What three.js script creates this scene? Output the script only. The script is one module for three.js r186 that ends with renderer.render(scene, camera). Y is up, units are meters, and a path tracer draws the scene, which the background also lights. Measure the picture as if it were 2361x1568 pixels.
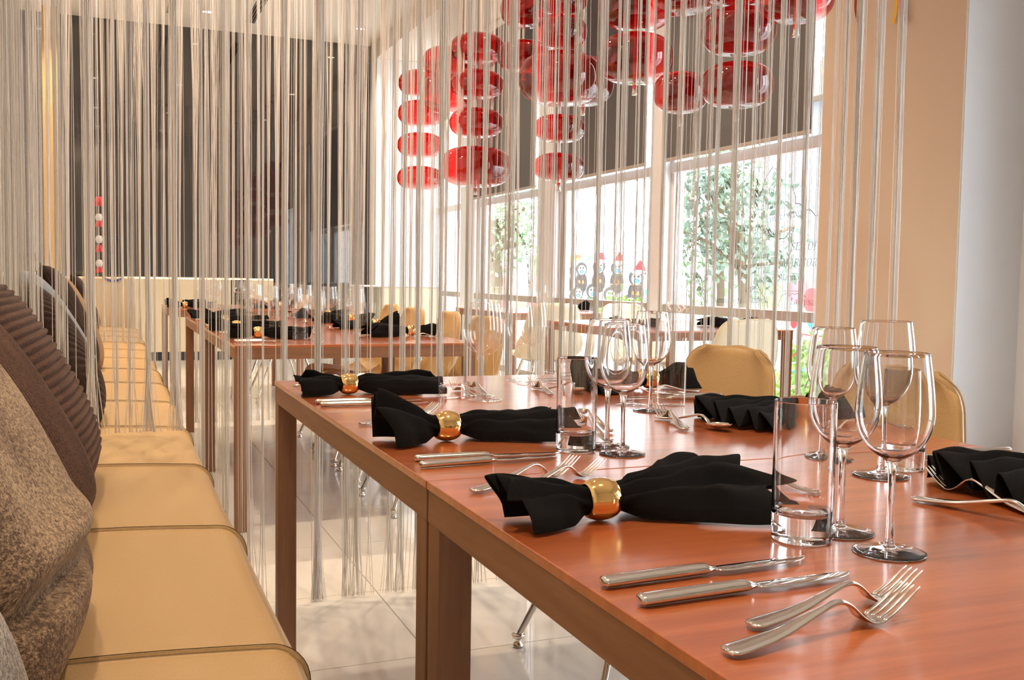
import * as THREE from 'three';
import { RoundedBoxGeometry } from 'three/addons/geometries/RoundedBoxGeometry.js';
import { mergeGeometries, mergeVertices, toCreasedNormals } from 'three/addons/utils/BufferGeometryUtils.js';
import { RectAreaLightUniformsLib } from 'three/addons/lights/RectAreaLightUniformsLib.js';

// ───────────────────────── camera, sky, exposure ─────────────────────────
const scene = new THREE.Scene();
const V3 = (x, y, z) => new THREE.Vector3(x, y, z);
const camera = new THREE.PerspectiveCamera(37.8808, 2361 / 1568, 0.05, 200);
{
  const yaw = 0.3868, pitch = -0.0627, roll = 0.0159;
  const f = V3(Math.sin(yaw) * Math.cos(pitch), Math.sin(pitch), -Math.cos(yaw) * Math.cos(pitch));
  const r = V3(Math.cos(yaw), 0, Math.sin(yaw)), u = new THREE.Vector3().crossVectors(r, f);
  camera.position.set(0, 1.0318, 0);
  camera.up.copy(u).multiplyScalar(Math.cos(roll)).addScaledVector(r, -Math.sin(roll));
  camera.lookAt(camera.position.clone().add(f));
}
const SKY = 7.5;
scene.background = new THREE.Color(1.0 * SKY, 1.04 * SKY, 1.12 * SKY);      // bright overcast daylight
const LAMP = 11.5, WARM = new THREE.Color(1, 0.8, 0.58);
const renderer = new THREE.WebGLRenderer({ antialias: true });
renderer.toneMapping = THREE.LinearToneMapping;
renderer.toneMappingExposure = 1.15;
renderer.shadowMap.enabled = true;
RectAreaLightUniformsLib.init();

// ───────────────────────── helpers ─────────────────────────
function mulberry(a) { return () => { a |= 0; a = (a + 0x6d2b79f5) | 0; let t = Math.imul(a ^ (a >>> 15), 1 | a); t = (t + Math.imul(t ^ (t >>> 7), 61 | t)) ^ t; return ((t ^ (t >>> 14)) >>> 0) / 4294967296; }; }
const rnd = mulberry(1234567);
const gauss = () => { let s = 0; for (let i = 0; i < 6; i++) s += rnd(); return (s - 3) / 0.707; };
const clamp = THREE.MathUtils.clamp, lerp = THREE.MathUtils.lerp, sstep = (x, a, b) => THREE.MathUtils.smoothstep(x, a, b);
const used = {};
function numbered(n) { const b = n.replace(/_\d{3}$/, ''); const k = used[b] = (used[b] ?? -1) + 1; return k ? b + '_' + String(k).padStart(3, '0') : b; }
function shade(o) { o.castShadow = o.receiveShadow = true; return o; }
function tag(o, label, category, group) { o.userData = { label, category }; if (group) o.userData.group = group; return o; }
function thing(name, label, category, [x, y, z] = [0, 0, 0], turn = 0, group) {
  const o = new THREE.Group(); o.name = numbered(name); o.position.set(x, y, z); o.rotation.y = turn; scene.add(o); return tag(o, label, category, group);
}
function part(parent, name, geo, mat, label) { const m = shade(new THREE.Mesh(geo, mat)); m.name = name; if (label) m.userData.label = label; parent.add(m); return m; }
function struct(name, geo, mat) { const m = shade(geo ? new THREE.Mesh(geo, mat) : new THREE.Group()); m.name = numbered(name); m.userData = { kind: 'structure' }; scene.add(m); return m; }
function copy(o, pos, turn, label, group) { const c = o.clone(); c.name = numbered(o.name); c.userData = { ...o.userData, label }; if (group) c.userData.group = group; if (pos) c.position.set(...pos); if (turn !== undefined) c.rotation.y = turn; scene.add(c); return c; }
const clean = (g) => { g = g.index ? g.toNonIndexed() : g; for (const k of Object.keys(g.attributes)) if (!['position', 'normal', 'uv'].includes(k)) g.deleteAttribute(k); if (!g.attributes.uv) g.setAttribute('uv', new THREE.BufferAttribute(new Float32Array(g.attributes.position.count * 2), 2)); return g; };
const merge = (l) => mergeGeometries(l.map(clean));
// uv in metres by the dominant direction of the normal; "along" is the axis that the texture's u follows
function uvBox(g, along = 'x') {
  const p = g.attributes.position, n = g.attributes.normal, uv = new Float32Array(p.count * 2);
  for (let i = 0; i < p.count; i++) {
    const a = [Math.abs(n.getX(i)), Math.abs(n.getY(i)), Math.abs(n.getZ(i))], P = { x: p.getX(i), y: p.getY(i), z: p.getZ(i) };
    const d = a[0] > a[1] && a[0] > a[2] ? 'x' : a[1] > a[2] ? 'y' : 'z', rest = ['x', 'y', 'z'].filter((k) => k !== d);
    const U = rest.includes(along) ? along : rest[0], W = rest.find((k) => k !== U);
    uv[2 * i] = P[U]; uv[2 * i + 1] = P[W];
  }
  g.setAttribute('uv', new THREE.BufferAttribute(uv, 2)); return g;
}
function box(w, h, d, x = 0, y = 0, z = 0, r = 0.002, along = 'x', seg = 1) { const g = r ? new RoundedBoxGeometry(w, h, d, seg, Math.min(r, w / 2.01, h / 2.01, d / 2.01)) : new THREE.BoxGeometry(w, h, d); g.translate(x, y, z); return uvBox(g, along); }
function boxAt(x0, x1, y0, y1, z0, z1, r = 0.002, along = 'x') { return box(Math.abs(x1 - x0), Math.abs(y1 - y0), Math.abs(z1 - z0), (x0 + x1) / 2, (y0 + y1) / 2, (z0 + z1) / 2, r, along); }
const lathe = (pts, seg = 40) => new THREE.LatheGeometry(pts.map(([a, b]) => new THREE.Vector2(a, b)), seg);
function smooth(pts, n) { const c = new THREE.CatmullRomCurve3(pts.map(([x, y]) => V3(x, y, 0)), false, 'centripetal'); return c.getPoints(n).map((p) => [Math.max(0, p.x), p.y]); }
const tube = (pts, r, seg = 24, rs = 8, closed = false) => new THREE.TubeGeometry(new THREE.CatmullRomCurve3(pts.map((p) => V3(...p)), closed, 'centripetal'), seg, r, rs, closed);
// grid of points -> indexed smooth surface
function gridGeo(P, closedV = false) {
  const nu = P.length, nv = P[0].length, pos = [], uv = [], idx = [];
  for (let i = 0; i < nu; i++) for (let j = 0; j < nv; j++) { pos.push(P[i][j].x, P[i][j].y, P[i][j].z); uv.push(i / (nu - 1), j / (nv - 1)); }
  for (let i = 0; i < nu - 1; i++) for (let j = 0; j < nv - (closedV ? 0 : 1); j++) { const a = i * nv + j, b = i * nv + (j + 1) % nv, c = a + nv, d = b + nv; idx.push(a, b, d, a, d, c); }
  const g = new THREE.BufferGeometry(); g.setAttribute('position', new THREE.Float32BufferAttribute(pos, 3)); g.setAttribute('uv', new THREE.Float32BufferAttribute(uv, 2)); g.setIndex(idx); g.computeVertexNormals(); return g;
}
// rings of points -> closed loft with capped ends
function loft(rings) {
  const n = rings[0].length, mean = (r) => r.reduce((a, p) => a.add(p), V3(0, 0, 0)).multiplyScalar(1 / r.length);
  const P = [rings[0].map(() => mean(rings[0])), ...rings, rings[0].map(() => mean(rings.at(-1)))];
  const g = gridGeo(P, true); return g;
}
// a sheet given thickness, edges rounded
function thickSheet(P, t) {
  const nu = P.length, nv = P[0].length, N = [], pos = [], uv = [], idx = [], T = typeof t === 'function' ? t : () => t;
  for (let i = 0; i < nu; i++) { N.push([]); for (let j = 0; j < nv; j++) { const a = P[Math.min(i + 1, nu - 1)][j].clone().sub(P[Math.max(i - 1, 0)][j]), b = P[i][Math.min(j + 1, nv - 1)].clone().sub(P[i][Math.max(j - 1, 0)]); N[i].push(a.cross(b).normalize()); } }
  const put = (p, u, v) => { pos.push(p.x, p.y, p.z); uv.push(u, v); return pos.length / 3 - 1; };
  const F = [], B = [];
  for (let i = 0; i < nu; i++) { F.push([]); B.push([]); for (let j = 0; j < nv; j++) { const h = T(i / (nu - 1), j / (nv - 1)) / 2, e = (i === 0 || i === nu - 1 || j === 0 || j === nv - 1) ? 0.7 : 1; F[i].push(put(P[i][j].clone().addScaledVector(N[i][j], h * e), i / (nu - 1), j / (nv - 1))); B[i].push(put(P[i][j].clone().addScaledVector(N[i][j], -h * e), i / (nu - 1), j / (nv - 1))); } }
  for (let i = 0; i < nu - 1; i++) for (let j = 0; j < nv - 1; j++) { idx.push(F[i][j], F[i + 1][j], F[i + 1][j + 1], F[i][j], F[i + 1][j + 1], F[i][j + 1]); idx.push(B[i][j], B[i + 1][j + 1], B[i + 1][j], B[i][j], B[i][j + 1], B[i + 1][j + 1]); }
  const loop = []; for (let j = 0; j < nv; j++) loop.push([0, j]); for (let i = 1; i < nu; i++) loop.push([i, nv - 1]); for (let j = nv - 2; j >= 0; j--) loop.push([nu - 1, j]); for (let i = nu - 2; i > 0; i--) loop.push([i, 0]);
  const E = loop.map(([i, j]) => { const h = T(i / (nu - 1), j / (nv - 1)) * 0.38, e = P[i][j].clone().multiplyScalar(2); e.sub(P[clamp(i, 1, nu - 2)][j]).sub(P[i][clamp(j, 1, nv - 2)]); if (e.lengthSq() < 1e-14) e.set(0, 0, 0); else e.normalize(); return put(P[i][j].clone().addScaledVector(e, h), i / (nu - 1), j / (nv - 1)); });
  for (let k = 0; k < loop.length; k++) { const q = (k + 1) % loop.length, [i, j] = loop[k], [a, b] = loop[q]; idx.push(F[i][j], F[a][b], E[q], F[i][j], E[q], E[k], E[k], E[q], B[a][b], E[k], B[a][b], B[i][j]); }
  const g = new THREE.BufferGeometry(); g.setAttribute('position', new THREE.Float32BufferAttribute(pos, 3)); g.setAttribute('uv', new THREE.Float32BufferAttribute(uv, 2)); g.setIndex(idx); g.computeVertexNormals(); return g;
}

// ───────────────────────── textures ─────────────────────────
function hash(x, y, s) { let h = Math.imul(x | 0, 374761393) ^ Math.imul(y | 0, 668265263) ^ Math.imul(s | 0, 1274126177); h = Math.imul(h ^ (h >>> 13), 1274126177); return ((h ^ (h >>> 16)) >>> 0) / 4294967296; }
function pn(x, y, px, py, s) { const xi = Math.floor(x), yi = Math.floor(y), fx = x - xi, fy = y - yi, u = fx * fx * (3 - 2 * fx), v = fy * fy * (3 - 2 * fy), m = (a, p) => ((a % p) + p) % p; const h = (i, j) => hash(m(xi + i, px), m(yi + j, py), s); return lerp(lerp(h(0, 0), h(1, 0), u), lerp(h(0, 1), h(1, 1), u), v); }
function tex(w, h, fn, srgb = true, repeat) {
  const d = new Uint8Array(w * h * 4);
  for (let y = 0; y < h; y++) for (let x = 0; x < w; x++) { const c = fn(x / w, y / h), o = (y * w + x) * 4; for (let k = 0; k < 3; k++) d[o + k] = clamp(Math.round(c[k] ?? c[0]), 0, 255); d[o + 3] = 255; }
  const t = new THREE.DataTexture(d, w, h); t.wrapS = t.wrapT = THREE.RepeatWrapping; t.magFilter = THREE.LinearFilter; t.minFilter = THREE.LinearMipmapLinearFilter; if (srgb) t.colorSpace = THREE.SRGBColorSpace; if (repeat) t.repeat.set(...repeat); t.needsUpdate = true; return t;
}
function woodTex(base, dark, w = 1024, h = 512, s = 1) {
  return tex(w, h, (u, v) => {
    const wob = pn(u * 3, v * 4, 3, 4, s) * 0.06;
    const a = pn(u * 5, (v + wob) * 60, 5, 60, s + 1), b = pn(u * 14, v * 180, 14, 180, s + 2), c = pn(u * 4, v * 7, 4, 7, s + 3), e = pn(u * 40, v * 256, 40, 256, s + 4);
    const k = clamp(0.25 + 0.45 * a + 0.3 * b * e + 0.35 * (c - 0.5), 0, 1);
    return [0, 1, 2].map((i) => lerp(dark[i], base[i], k));
  }, true, [1 / 1.1, 1 / 0.6]);
}
const flecks = (cols, s, w = 512, h = 512) => tex(w, h, (u, v) => { const a = 0.55 * hash(Math.floor(u * w), Math.floor(v * h), s) + 0.45 * pn(u * 160, v * 160, 160, 160, s + 9), b = pn(u * 7, v * 7, 7, 7, s + 5); const k = clamp((a - 0.5) * 1.5 + 0.5 + (b - 0.5) * 0.5, 0, 0.999) * (cols.length - 1), i = Math.floor(k), f = k - i; return [0, 1, 2].map((c) => lerp(cols[i][c], cols[i + 1][c], f)); });
const grainBump = (n, s, w = 256) => tex(w, w, (u, v) => { const a = 0.6 * pn(u * n, v * n, n, n, s) + 0.4 * pn(u * n * 2, v * n * 2, n * 2, n * 2, s + 1); return [a * 255]; }, false);

// ───────────────────────── materials ─────────────────────────
const std = (o) => new THREE.MeshStandardMaterial(o), phy = (o) => new THREE.MeshPhysicalMaterial(o);
const C = (r, g, b) => new THREE.Color().setRGB(r, g, b);
const scaled = (t, u, v) => { const c = t.clone(); c.repeat.set(u, v); c.needsUpdate = true; return c; };
const leatherBump = scaled(grainBump(64, 31), 9, 9);
const M = {
  paint: std({ color: C(0.74, 0.66, 0.57), roughness: 0.85 }),
  ceiling: std({ color: C(0.78, 0.72, 0.65), roughness: 0.9 }),
  pillar: std({ color: C(0.62, 0.51, 0.39), roughness: 0.8 }),  // warm lamplight on the room-facing side put into the colour
  pillarDaylit: std({ color: C(0.66, 0.67, 0.7), roughness: 0.85 }),  // cool daylight on the near face put into the colour
  pillarWhite: std({ color: C(0.78, 0.77, 0.77), roughness: 0.85 }),
  wallGloss: phy({ color: C(0.74, 0.68, 0.66), roughness: 0.12, clearcoat: 0.6, clearcoatRoughness: 0.05 }),
  pierLamplit: std({ color: C(0.72, 0.46, 0.2), roughness: 0.8 }),  // warm lamplight falling on the far pier, put into its colour
  darkGlass: phy({ color: C(0.022, 0.021, 0.022), roughness: 0.02, ior: 2.1, specularIntensity: 1 }),
  frame: std({ color: C(0.74, 0.76, 0.78), roughness: 0.45 }),
  frameGrey: std({ color: C(0.4, 0.37, 0.33), roughness: 0.5 }),
  pane: phy({ color: C(0.97, 0.99, 0.98), roughness: 0, transmission: 1, thickness: 0, ior: 1.45 }),
  blind: std({ color: C(0.115, 0.112, 0.11), roughness: 0.9, transparent: true, opacity: 0.975 }),
  top: phy({ map: woodTex([200, 114, 62], [146, 68, 32], 1024, 512, 3), roughness: 0.3, clearcoat: 1, clearcoatRoughness: 0.17, specularIntensity: 1 }),
  wood: std({ map: woodTex([158, 114, 82], [122, 80, 54], 512, 256, 23), roughness: 0.42 }),
  steel: std({ color: C(0.72, 0.68, 0.62), metalness: 1, roughness: 0.13 }),
  blade: std({ color: C(0.75, 0.73, 0.7), metalness: 1, roughness: 0.05 }),
  chrome: std({ color: C(0.7, 0.68, 0.63), metalness: 1, roughness: 0.1 }),
  gold: std({ color: C(0.93, 0.62, 0.24), metalness: 1, roughness: 0.09 }),
  napkin: phy({ color: C(0.009, 0.0085, 0.0085), roughness: 0.95, sheen: 0.4, sheenColor: C(0.09, 0.08, 0.075), sheenRoughness: 0.6, specularIntensity: 0.25, bumpMap: scaled(grainBump(96, 71), 10, 10), bumpScale: 0.0006 }),
  leather: phy({ color: C(0.5, 0.32, 0.145), roughness: 0.42, bumpMap: leatherBump, bumpScale: 0.0004, specularIntensity: 0.7 }),
  leatherPale: phy({ color: C(0.72, 0.6, 0.4), roughness: 0.45, bumpMap: leatherBump, bumpScale: 0.0004 }),
  chairLeather: phy({ color: C(0.58, 0.37, 0.16), roughness: 0.4, bumpMap: scaled(leatherBump, 7, 7), bumpScale: 0.0005, specularIntensity: 0.7 }),
  creamAndDaylitTan: phy({ color: C(0.76, 0.68, 0.5), roughness: 0.45, bumpMap: scaled(leatherBump, 7, 7), bumpScale: 0.0005 }),  // daylight on the tan chair leather put into the colour; cabinet is plain cream
  stitch: std({ color: C(0.3, 0.19, 0.08), roughness: 0.8 }),
  string: std({ color: C(0.74, 0.69, 0.64), roughness: 0.6 }),
  glassThin: phy({ color: C(0.985, 0.985, 0.98), roughness: 0, transmission: 1, thickness: 0, ior: 1.75 }),
  glassSolid: phy({ color: C(1, 1, 1), roughness: 0, transmission: 1, thickness: 0.01, ior: 1.5 }),
  tile: [0, 1, 2].map((k) => phy({ color: C(0.7 - 0.012 * k, 0.675 - 0.012 * k, 0.63 - 0.014 * k), roughness: 0.1, specularIntensity: 1, ior: 1.6 })),
  grout: std({ color: C(0.35, 0.32, 0.28), roughness: 0.9 }),
  dark: std({ color: C(0.03, 0.03, 0.03), roughness: 0.6 }),
  lampOn: std({ color: C(0.9, 0.85, 0.75), emissive: C(1, 0.86, 0.62), emissiveIntensity: 6 }),
  led: std({ color: C(0.9, 0.8, 0.6), emissive: C(1, 0.7, 0.36), emissiveIntensity: 2.5 }),
};
const wood3 = (along) => along;   // (grain direction is set per geometry by uvBox)

// ───────────────────────── the setting ─────────────────────────
const XL = -0.5, XW = 4.1, XN = 4.45, ZB = -13.25, ZF = 2.7, HC = 4.1, HS = 3.88, CUR = -3.09, CUR2 = -7.07;
{ // floor: slab with recessed joints and separate polished tiles
  const fl = struct('floor', null);
  part(fl, 'grout_bed', boxAt(-0.85, 4.6, -0.14, -0.003, ZB - 0.1, ZF + 0.1, 0), M.grout);
  const S = 0.59, g = box(S - 0.003, 0.02, S - 0.003, 0, -0.01, 0, 0.001);
  for (let i = 0; i < 10; i++) for (let j = 0; j < 28; j++) {
    const x = 0.803 - 3 * S + (i + 0.5) * S, z = ZF + 0.08 - (j + 0.5) * S; if (x > 4.6 || z - S / 2 < ZB - 0.12) continue;
    const t = part(fl, 'floor_tile', g, M.tile[Math.floor(rnd() * 3)]); t.position.set(x, 0, z); t.rotation.x = (rnd() - 0.5) * 0.0008; t.rotation.z = (rnd() - 0.5) * 0.0008;
  }
}
struct('ceiling', boxAt(-0.85, 4.6, HC, HC + 0.15, ZB - 0.2, ZF + 0.2, 0), M.ceiling);
struct('trim_1', boxAt(3.28, 4.6, HS, HC, ZB - 0.1, -4.0, 0.004), M.ceiling);
struct('wall_left', boxAt(XL - 0.35, XL, 0, HC, -9.28, ZF, 0), M.wallGloss);
struct('wall_left_far', boxAt(-0.95, -0.82, 0, HC, ZB, -9.28, 0), M.paint);
struct('wall_front', boxAt(-0.85, 4.6, 0, HC, ZF, ZF + 0.15, 0), M.paint);
struct('wall_back', boxAt(-0.85, 4.6, 0, HC, ZB - 0.15, ZB - 0.02, 0), M.paint);
{ const g = struct('window_7', null); part(g, 'pane', boxAt(-0.53, 3.28, 0.0, HC, ZB - 0.02, ZB, 0), M.darkGlass); }
struct('pillar', boxAt(-0.82, -0.53, 0, HC, ZB, -12.9, 0.004), M.pierLamplit);
struct('pillar', boxAt(3.28, 4.2, 0, HS, ZB, -12.9, 0.004), M.pillarWhite);
{ const g = struct('pillar', null); part(g, 'body', boxAt(4.012, 4.6, 0, HC, -4.9, -3.84, 0.004), M.pillarDaylit); part(g, 'lamplit_face', boxAt(4.0, 4.012, 0, HC, -4.91, -3.842, 0.003), M.pillar); }  // thin panel and two colours paint lamplight on one face, daylight on the other

// windows along the garden side
const bays = [[-5.0, -6.8, true], [-7.08, -8.88, false], [-9.34, -11.16, true], [-11.72, -12.85, true]];
{
  // mullions between the bays
  for (const [a, b] of [[-6.8, -7.08], [-8.88, -9.34], [-11.16, -11.72]]) {
    const g = struct('window_mullion', null); part(g, 'mullion_face', boxAt(XW - 0.06, XW + 0.12, 0, HS, b + 0.05, a, 0.004), M.frame); part(g, 'mullion_edge', boxAt(XW - 0.03, XW + 0.1, 0, HS, b, b + 0.048, 0.003), M.frameGrey);
  }
  bays.forEach(([a, b, print], i) => {
    const w = struct('window_' + (i + 1), null), len = a - b;
    part(w, 'upper_transom', boxAt(XW - 0.01, XW + 0.08, 1.87, 1.95, b, a, 0.006), M.frame);
    part(w, 'lower_transom', boxAt(XW - 0.05, XW + 0.08, 0.78, 0.845, b, a, 0.004), M.frameGrey);
    part(w, 'sill', boxAt(XW - 0.05, XW + 0.1, 0, 0.06, b, a, 0.004), M.frameGrey);
    part(w, 'head', boxAt(XW - 0.02, XW + 0.1, HS - 0.08, HS, b, a, 0.004), M.frame);
    for (const [y0, y1, n] of [[0.06, 0.78, 'lower_pane'], [0.845, 1.87, 'pane'], [1.95, HS - 0.08, 'upper_pane']]) part(w, n, boxAt(XW + 0.03, XW + 0.036, y0, y1, b, a, 0), M.pane);
    for (const z of [a - 0.02, b + 0.02]) part(w, 'side_frame', boxAt(XW, XW + 0.06, 0.06, HS - 0.08, z - 0.02, z + 0.02, 0.003), M.frame);
    w.userData.bay = undefined; delete w.userData.bay;
    bays[i].push(w);
  });
  // the bays nearer the camera, beyond the pillar
  for (const [a, b, n] of [[-1.9, -3.2, 5], [0.7, -0.6, 6]]) {
    const w = struct('window_' + n, null);
    part(w, 'sill', boxAt(XN - 0.02, XN + 0.1, 0.1, 0.16, b, a, 0.004), M.frame); part(w, 'head', boxAt(XN - 0.02, XN + 0.1, 2.74, 2.8, b, a, 0.004), M.frame);
    part(w, 'pane', boxAt(XN + 0.02, XN + 0.026, 0.16, 2.74, b, a, 0), M.pane);
    for (const z of [a - 0.03, (a + b) / 2, b + 0.03]) part(w, 'side_frame', boxAt(XN - 0.02, XN + 0.08, 0.16, 2.74, z - 0.03, z + 0.03, 0.004), M.frame);
  }
  struct('wall_right', merge([boxAt(XN, XN + 0.12, 0, HC, 0.7, ZF, 0), boxAt(XN, XN + 0.12, 0, HC, -1.9, -0.6, 0), boxAt(XN, XN + 0.12, 0, HC, -3.84, -3.2, 0), ...[[0.7, -0.6], [-1.9, -3.2]].flatMap(([a, b]) => [boxAt(XN, XN + 0.12, 2.8, HC, b, a, 0), boxAt(XN, XN + 0.12, 0, 0.1, b, a, 0)])]), M.pillarWhite);
}
// roller blinds
[[-5.02, -6.8], [-7.06, -8.88], [-9.3, -11.16]].forEach(([a, b], i) => {
  const t = thing('roller_blind', ['grey roller blind next to the beige pillar, a rooftop showing faintly through it', 'grey roller blind above the window that shows the painted cartoon figures', 'grey roller blind farthest along, above the narrow map-printed pane with pink blotches'][i], 'blind', [XW - 0.08, 1.95, (a + b) / 2]);
  const L = a - b - 0.02;
  part(t, 'blind_cloth', box(0.004, 1.86, L, 0, 0.95, 0, 0), M.blind);
  part(t, 'bottom_bar', box(0.014, 0.028, L, 0, 0.012, 0, 0.005), M.frameGrey);
  part(t, 'valance', box(0.06, 0.07, L, 0, 1.88, 0, 0.006), M.frame);
});

// print on the glass: parts of two windows
function canvasTex(w, h, draw) { const c = document.createElement('canvas'); c.width = w; c.height = h; const x = c.getContext('2d'); draw(x, w, h); const t = new THREE.CanvasTexture(c); t.colorSpace = THREE.SRGBColorSpace; return t; }
function wob(x, pts, jit, s) { const r = mulberry(s); x.beginPath(); pts.forEach(([a, b], i) => { if (!i) x.moveTo(a, b); else { const [pa, pb] = pts[i - 1], n = Math.max(3, Math.hypot(a - pa, b - pb) / 14 | 0); for (let k = 1; k <= n; k++) x.lineTo(lerp(pa, a, k / n) + (r() - 0.5) * jit, lerp(pb, b, k / n) + (r() - 0.5) * jit); } }); x.stroke(); }
function mapPrint(words, lines, hills, hatch) {
  return canvasTex(1024, 640, (x, W, H) => {
    x.clearRect(0, 0, W, H); x.lineCap = 'round'; x.lineJoin = 'round';
    lines.forEach((l, i) => { x.strokeStyle = 'rgba(40,44,36,0.85)'; x.lineWidth = i % 3 ? 2.4 : 4; wob(x, l, 13, 50 + i); });
    const r = mulberry(9);
    for (const [x0, y0, x1, y1, n, sp] of hills) for (let i = 0; i < n; i++) { const k = i / n, a = lerp(x0, x1, k) + (r() - 0.5) * sp, b = lerp(y0, y1, k) + (r() - 0.5) * sp, s = 7 + r() * 9; x.strokeStyle = r() < 0.5 ? 'rgba(58,62,38,0.9)' : 'rgba(96,104,52,0.85)'; x.lineWidth = 2 + r() * 2; x.beginPath(); x.moveTo(a - s, b + s * 0.7); x.quadraticCurveTo(a - s * 0.2, b - s, a, b - s * 0.8); x.quadraticCurveTo(a + s * 0.6, b, a + s, b + s * 0.6); x.stroke(); x.beginPath(); x.moveTo(a + s * 0.2, b - s * 0.5); x.lineTo(a + s * 0.7, b + s * 0.5); x.stroke(); }
    for (const l of hatch) l.forEach(([a, b], i) => { if (!i) return; const [pa, pb] = l[i - 1]; for (let k = 0; k < 1; k += 0.09) { const yy = lerp(pb, b, k), xx = lerp(pa, a, k); x.strokeStyle = 'rgba(70,72,50,0.7)'; x.lineWidth = 1.5; x.beginPath(); x.moveTo(xx, yy); x.lineTo(xx + 18 + r() * 26, yy); x.stroke(); } });
    for (const [t, a, b, s, rot, style] of words) { x.save(); x.translate(a, b); x.rotate(rot || 0); x.font = (style || 'italic') + ' ' + s + 'px serif'; x.fillStyle = 'rgba(45,48,40,0.88)'; x.fillText(t, 0, 0); x.restore(); }
  });
}
const printMat = (t) => std({ map: t, transparent: true, roughness: 0.7 });
function addPrint(w, a, b, t) {   // seen from the room, the far end is on the left
  const g = new THREE.PlaneGeometry(a - b, 1.02); g.rotateY(-Math.PI / 2); g.translate(XW + 0.026, 1.357, (a + b) / 2);
  part(w, 'map_print', g, printMat(t), 'old map lettering printed on the glass');
}
addPrint(bays[0][3], -5.03, -6.77, mapPrint(
  [['G', 190, 130, 40, -0.1, ''], ['L', 140, 190, 40, -0.2, ''], ['B', 30, 300, 40, 0.2, ''], ['U', 85, 225, 36, 0.2, ''], ['Argentaro', 185, 205, 40, -0.18], ['Zenice', 300, 75, 34, -0.1], ['Salfmedis', 575, 225, 44, -0.12], ['Malatia', 650, 300, 44, -0.08], ['CONSTANTINOPLE', 690, 375, 38, -0.1, ''], ['Adrianopoli', 300, 360, 44, -0.06], ['Nicholiffe', 215, 420, 44, -0.05], ['Bilzyer', 500, 415, 48, 0], ['Seluure', 660, 450, 44, -0.03], ['Philippopoli', 135, 600, 40, -0.95], ['R O M A N I A', 250, 540, 52, 0, ''], ['SEA OF', 845, 540, 58, 0, ''], ['MARMORA', 790, 650 - 20, 58, 0, ''], ['Trajanopoli', 300, 580, 40, 0], ['Rudisto', 590, 580, 44, 0], ['Ara ... cha', 590, 640, 36, 0]].map((w) => [w[0] === 'Ara ... cha' ? 'Aracha' : w[0], w[1], w[2] * 0.72 + 5, w[3] * 0.78, w[4], w[5]]).concat(
  [['Marogna', 455, 470, 32], ['Eno', 525, 510, 32], ['Marmora', 780, 515, 34], ['Laridia', 560, 570, 34], ['Gallipoli', 570, 615, 36], ['Samandrachi', 330, 622, 32], ['Lampsaco', 850, 615, 38], ['Castella', 60, 560, 30], ['Emboli', 50, 505, 28], ['Denous', 60, 600, 28], ['Peros', 330, 472, 30], ['R', 135, 470, 34, 0.5, '']].map((w) => [w[0], w[1], w[2], w[3], w[4] || 0, w[5]])),
  [[[30, 30], [60, 90], [55, 200]], [[540, 0], [520, 120], [540, 260], [545, 330]], [[640, 20], [610, 110], [600, 190]], [[720, 40], [660, 100], [640, 160]], [[160, 190], [250, 260], [330, 330]], [[130, 270], [230, 330], [260, 380], [350, 400], [420, 330], [470, 340]], [[150, 380], [260, 395], [300, 430]], [[540, 340], [560, 470], [570, 560]], [[630, 430], [650, 500], [740, 580]], [[720, 330], [800, 350], [860, 300], [840, 420]], [[120, 470], [150, 560], [230, 600]], [[40, 480], [70, 560], [90, 640]], [[570, 560], [640, 540], [700, 600], [710, 640]], [[780, 640], [800, 580], [880, 570], [960, 590]], [[300, 440], [350, 500], [360, 560]], [[840, 120], [870, 200], [930, 230], [1000, 260]]],
  [[60, 430, 330, 130, 46, 36], [330, 130, 480, 60, 26, 30], [620, 90, 600, 260, 22, 18], [180, 480, 260, 620, 34, 40], [640, 290, 730, 330, 16, 24]],
  [[[760, 330], [770, 400], [740, 470], [760, 540], [740, 620]], [[560, 560], [600, 620]], [[860, 120], [900, 190], [960, 230]], [[800, 560], [900, 560]]]));
addPrint(bays[2][3], -9.36, -11.14, mapPrint(
  [['L', 60, 120, 60, -0.1, ''], ['I', 880, 130, 60, 0.2, ''], ['Lepanto', 640, 235, 40, 0], ['Corone', 800, 300, 38, 0], ['Albona', 560, 330, 38, 0], ['Modon', 520, 560, 44, 0, ''], ['Patras', 660, 420, 38, -0.1], ['Durazo', 330, 380, 36, 1.2], ['Lucca', 850, 420, 36, 0], ['Zante', 720, 540, 36, 1.3], ['Roma', 430, 250, 44, 0, '']],
  [[[560, 40], [640, 200], [760, 300], [820, 460], [840, 640]], [[130, 260], [230, 320], [180, 440], [260, 640]], [[420, 40], [460, 200], [380, 330], [420, 480]], [[560, 360], [600, 460], [560, 560]], [[700, 300], [640, 420], [690, 520]], [[60, 480], [160, 500], [220, 600]]],
  [[120, 240, 260, 460, 20, 30], [520, 120, 780, 300, 40, 26], [780, 300, 850, 600, 40, 20], [30, 80, 60, 600, 26, 30]], [[[260, 300], [330, 460], [300, 600]], [[760, 480], [760, 620]]]));
addPrint(bays[3][3], -11.74, -12.83, mapPrint([['Delta', 380, 250, 60, 0], ['Sora', 640, 500, 54, 0], ['M', 210, 480, 70, 0, '']], [[[200, 0], [260, 260], [200, 640]], [[700, 20], [640, 330], [760, 620]]], [[420, 40, 520, 600, 40, 60]], []));

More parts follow.
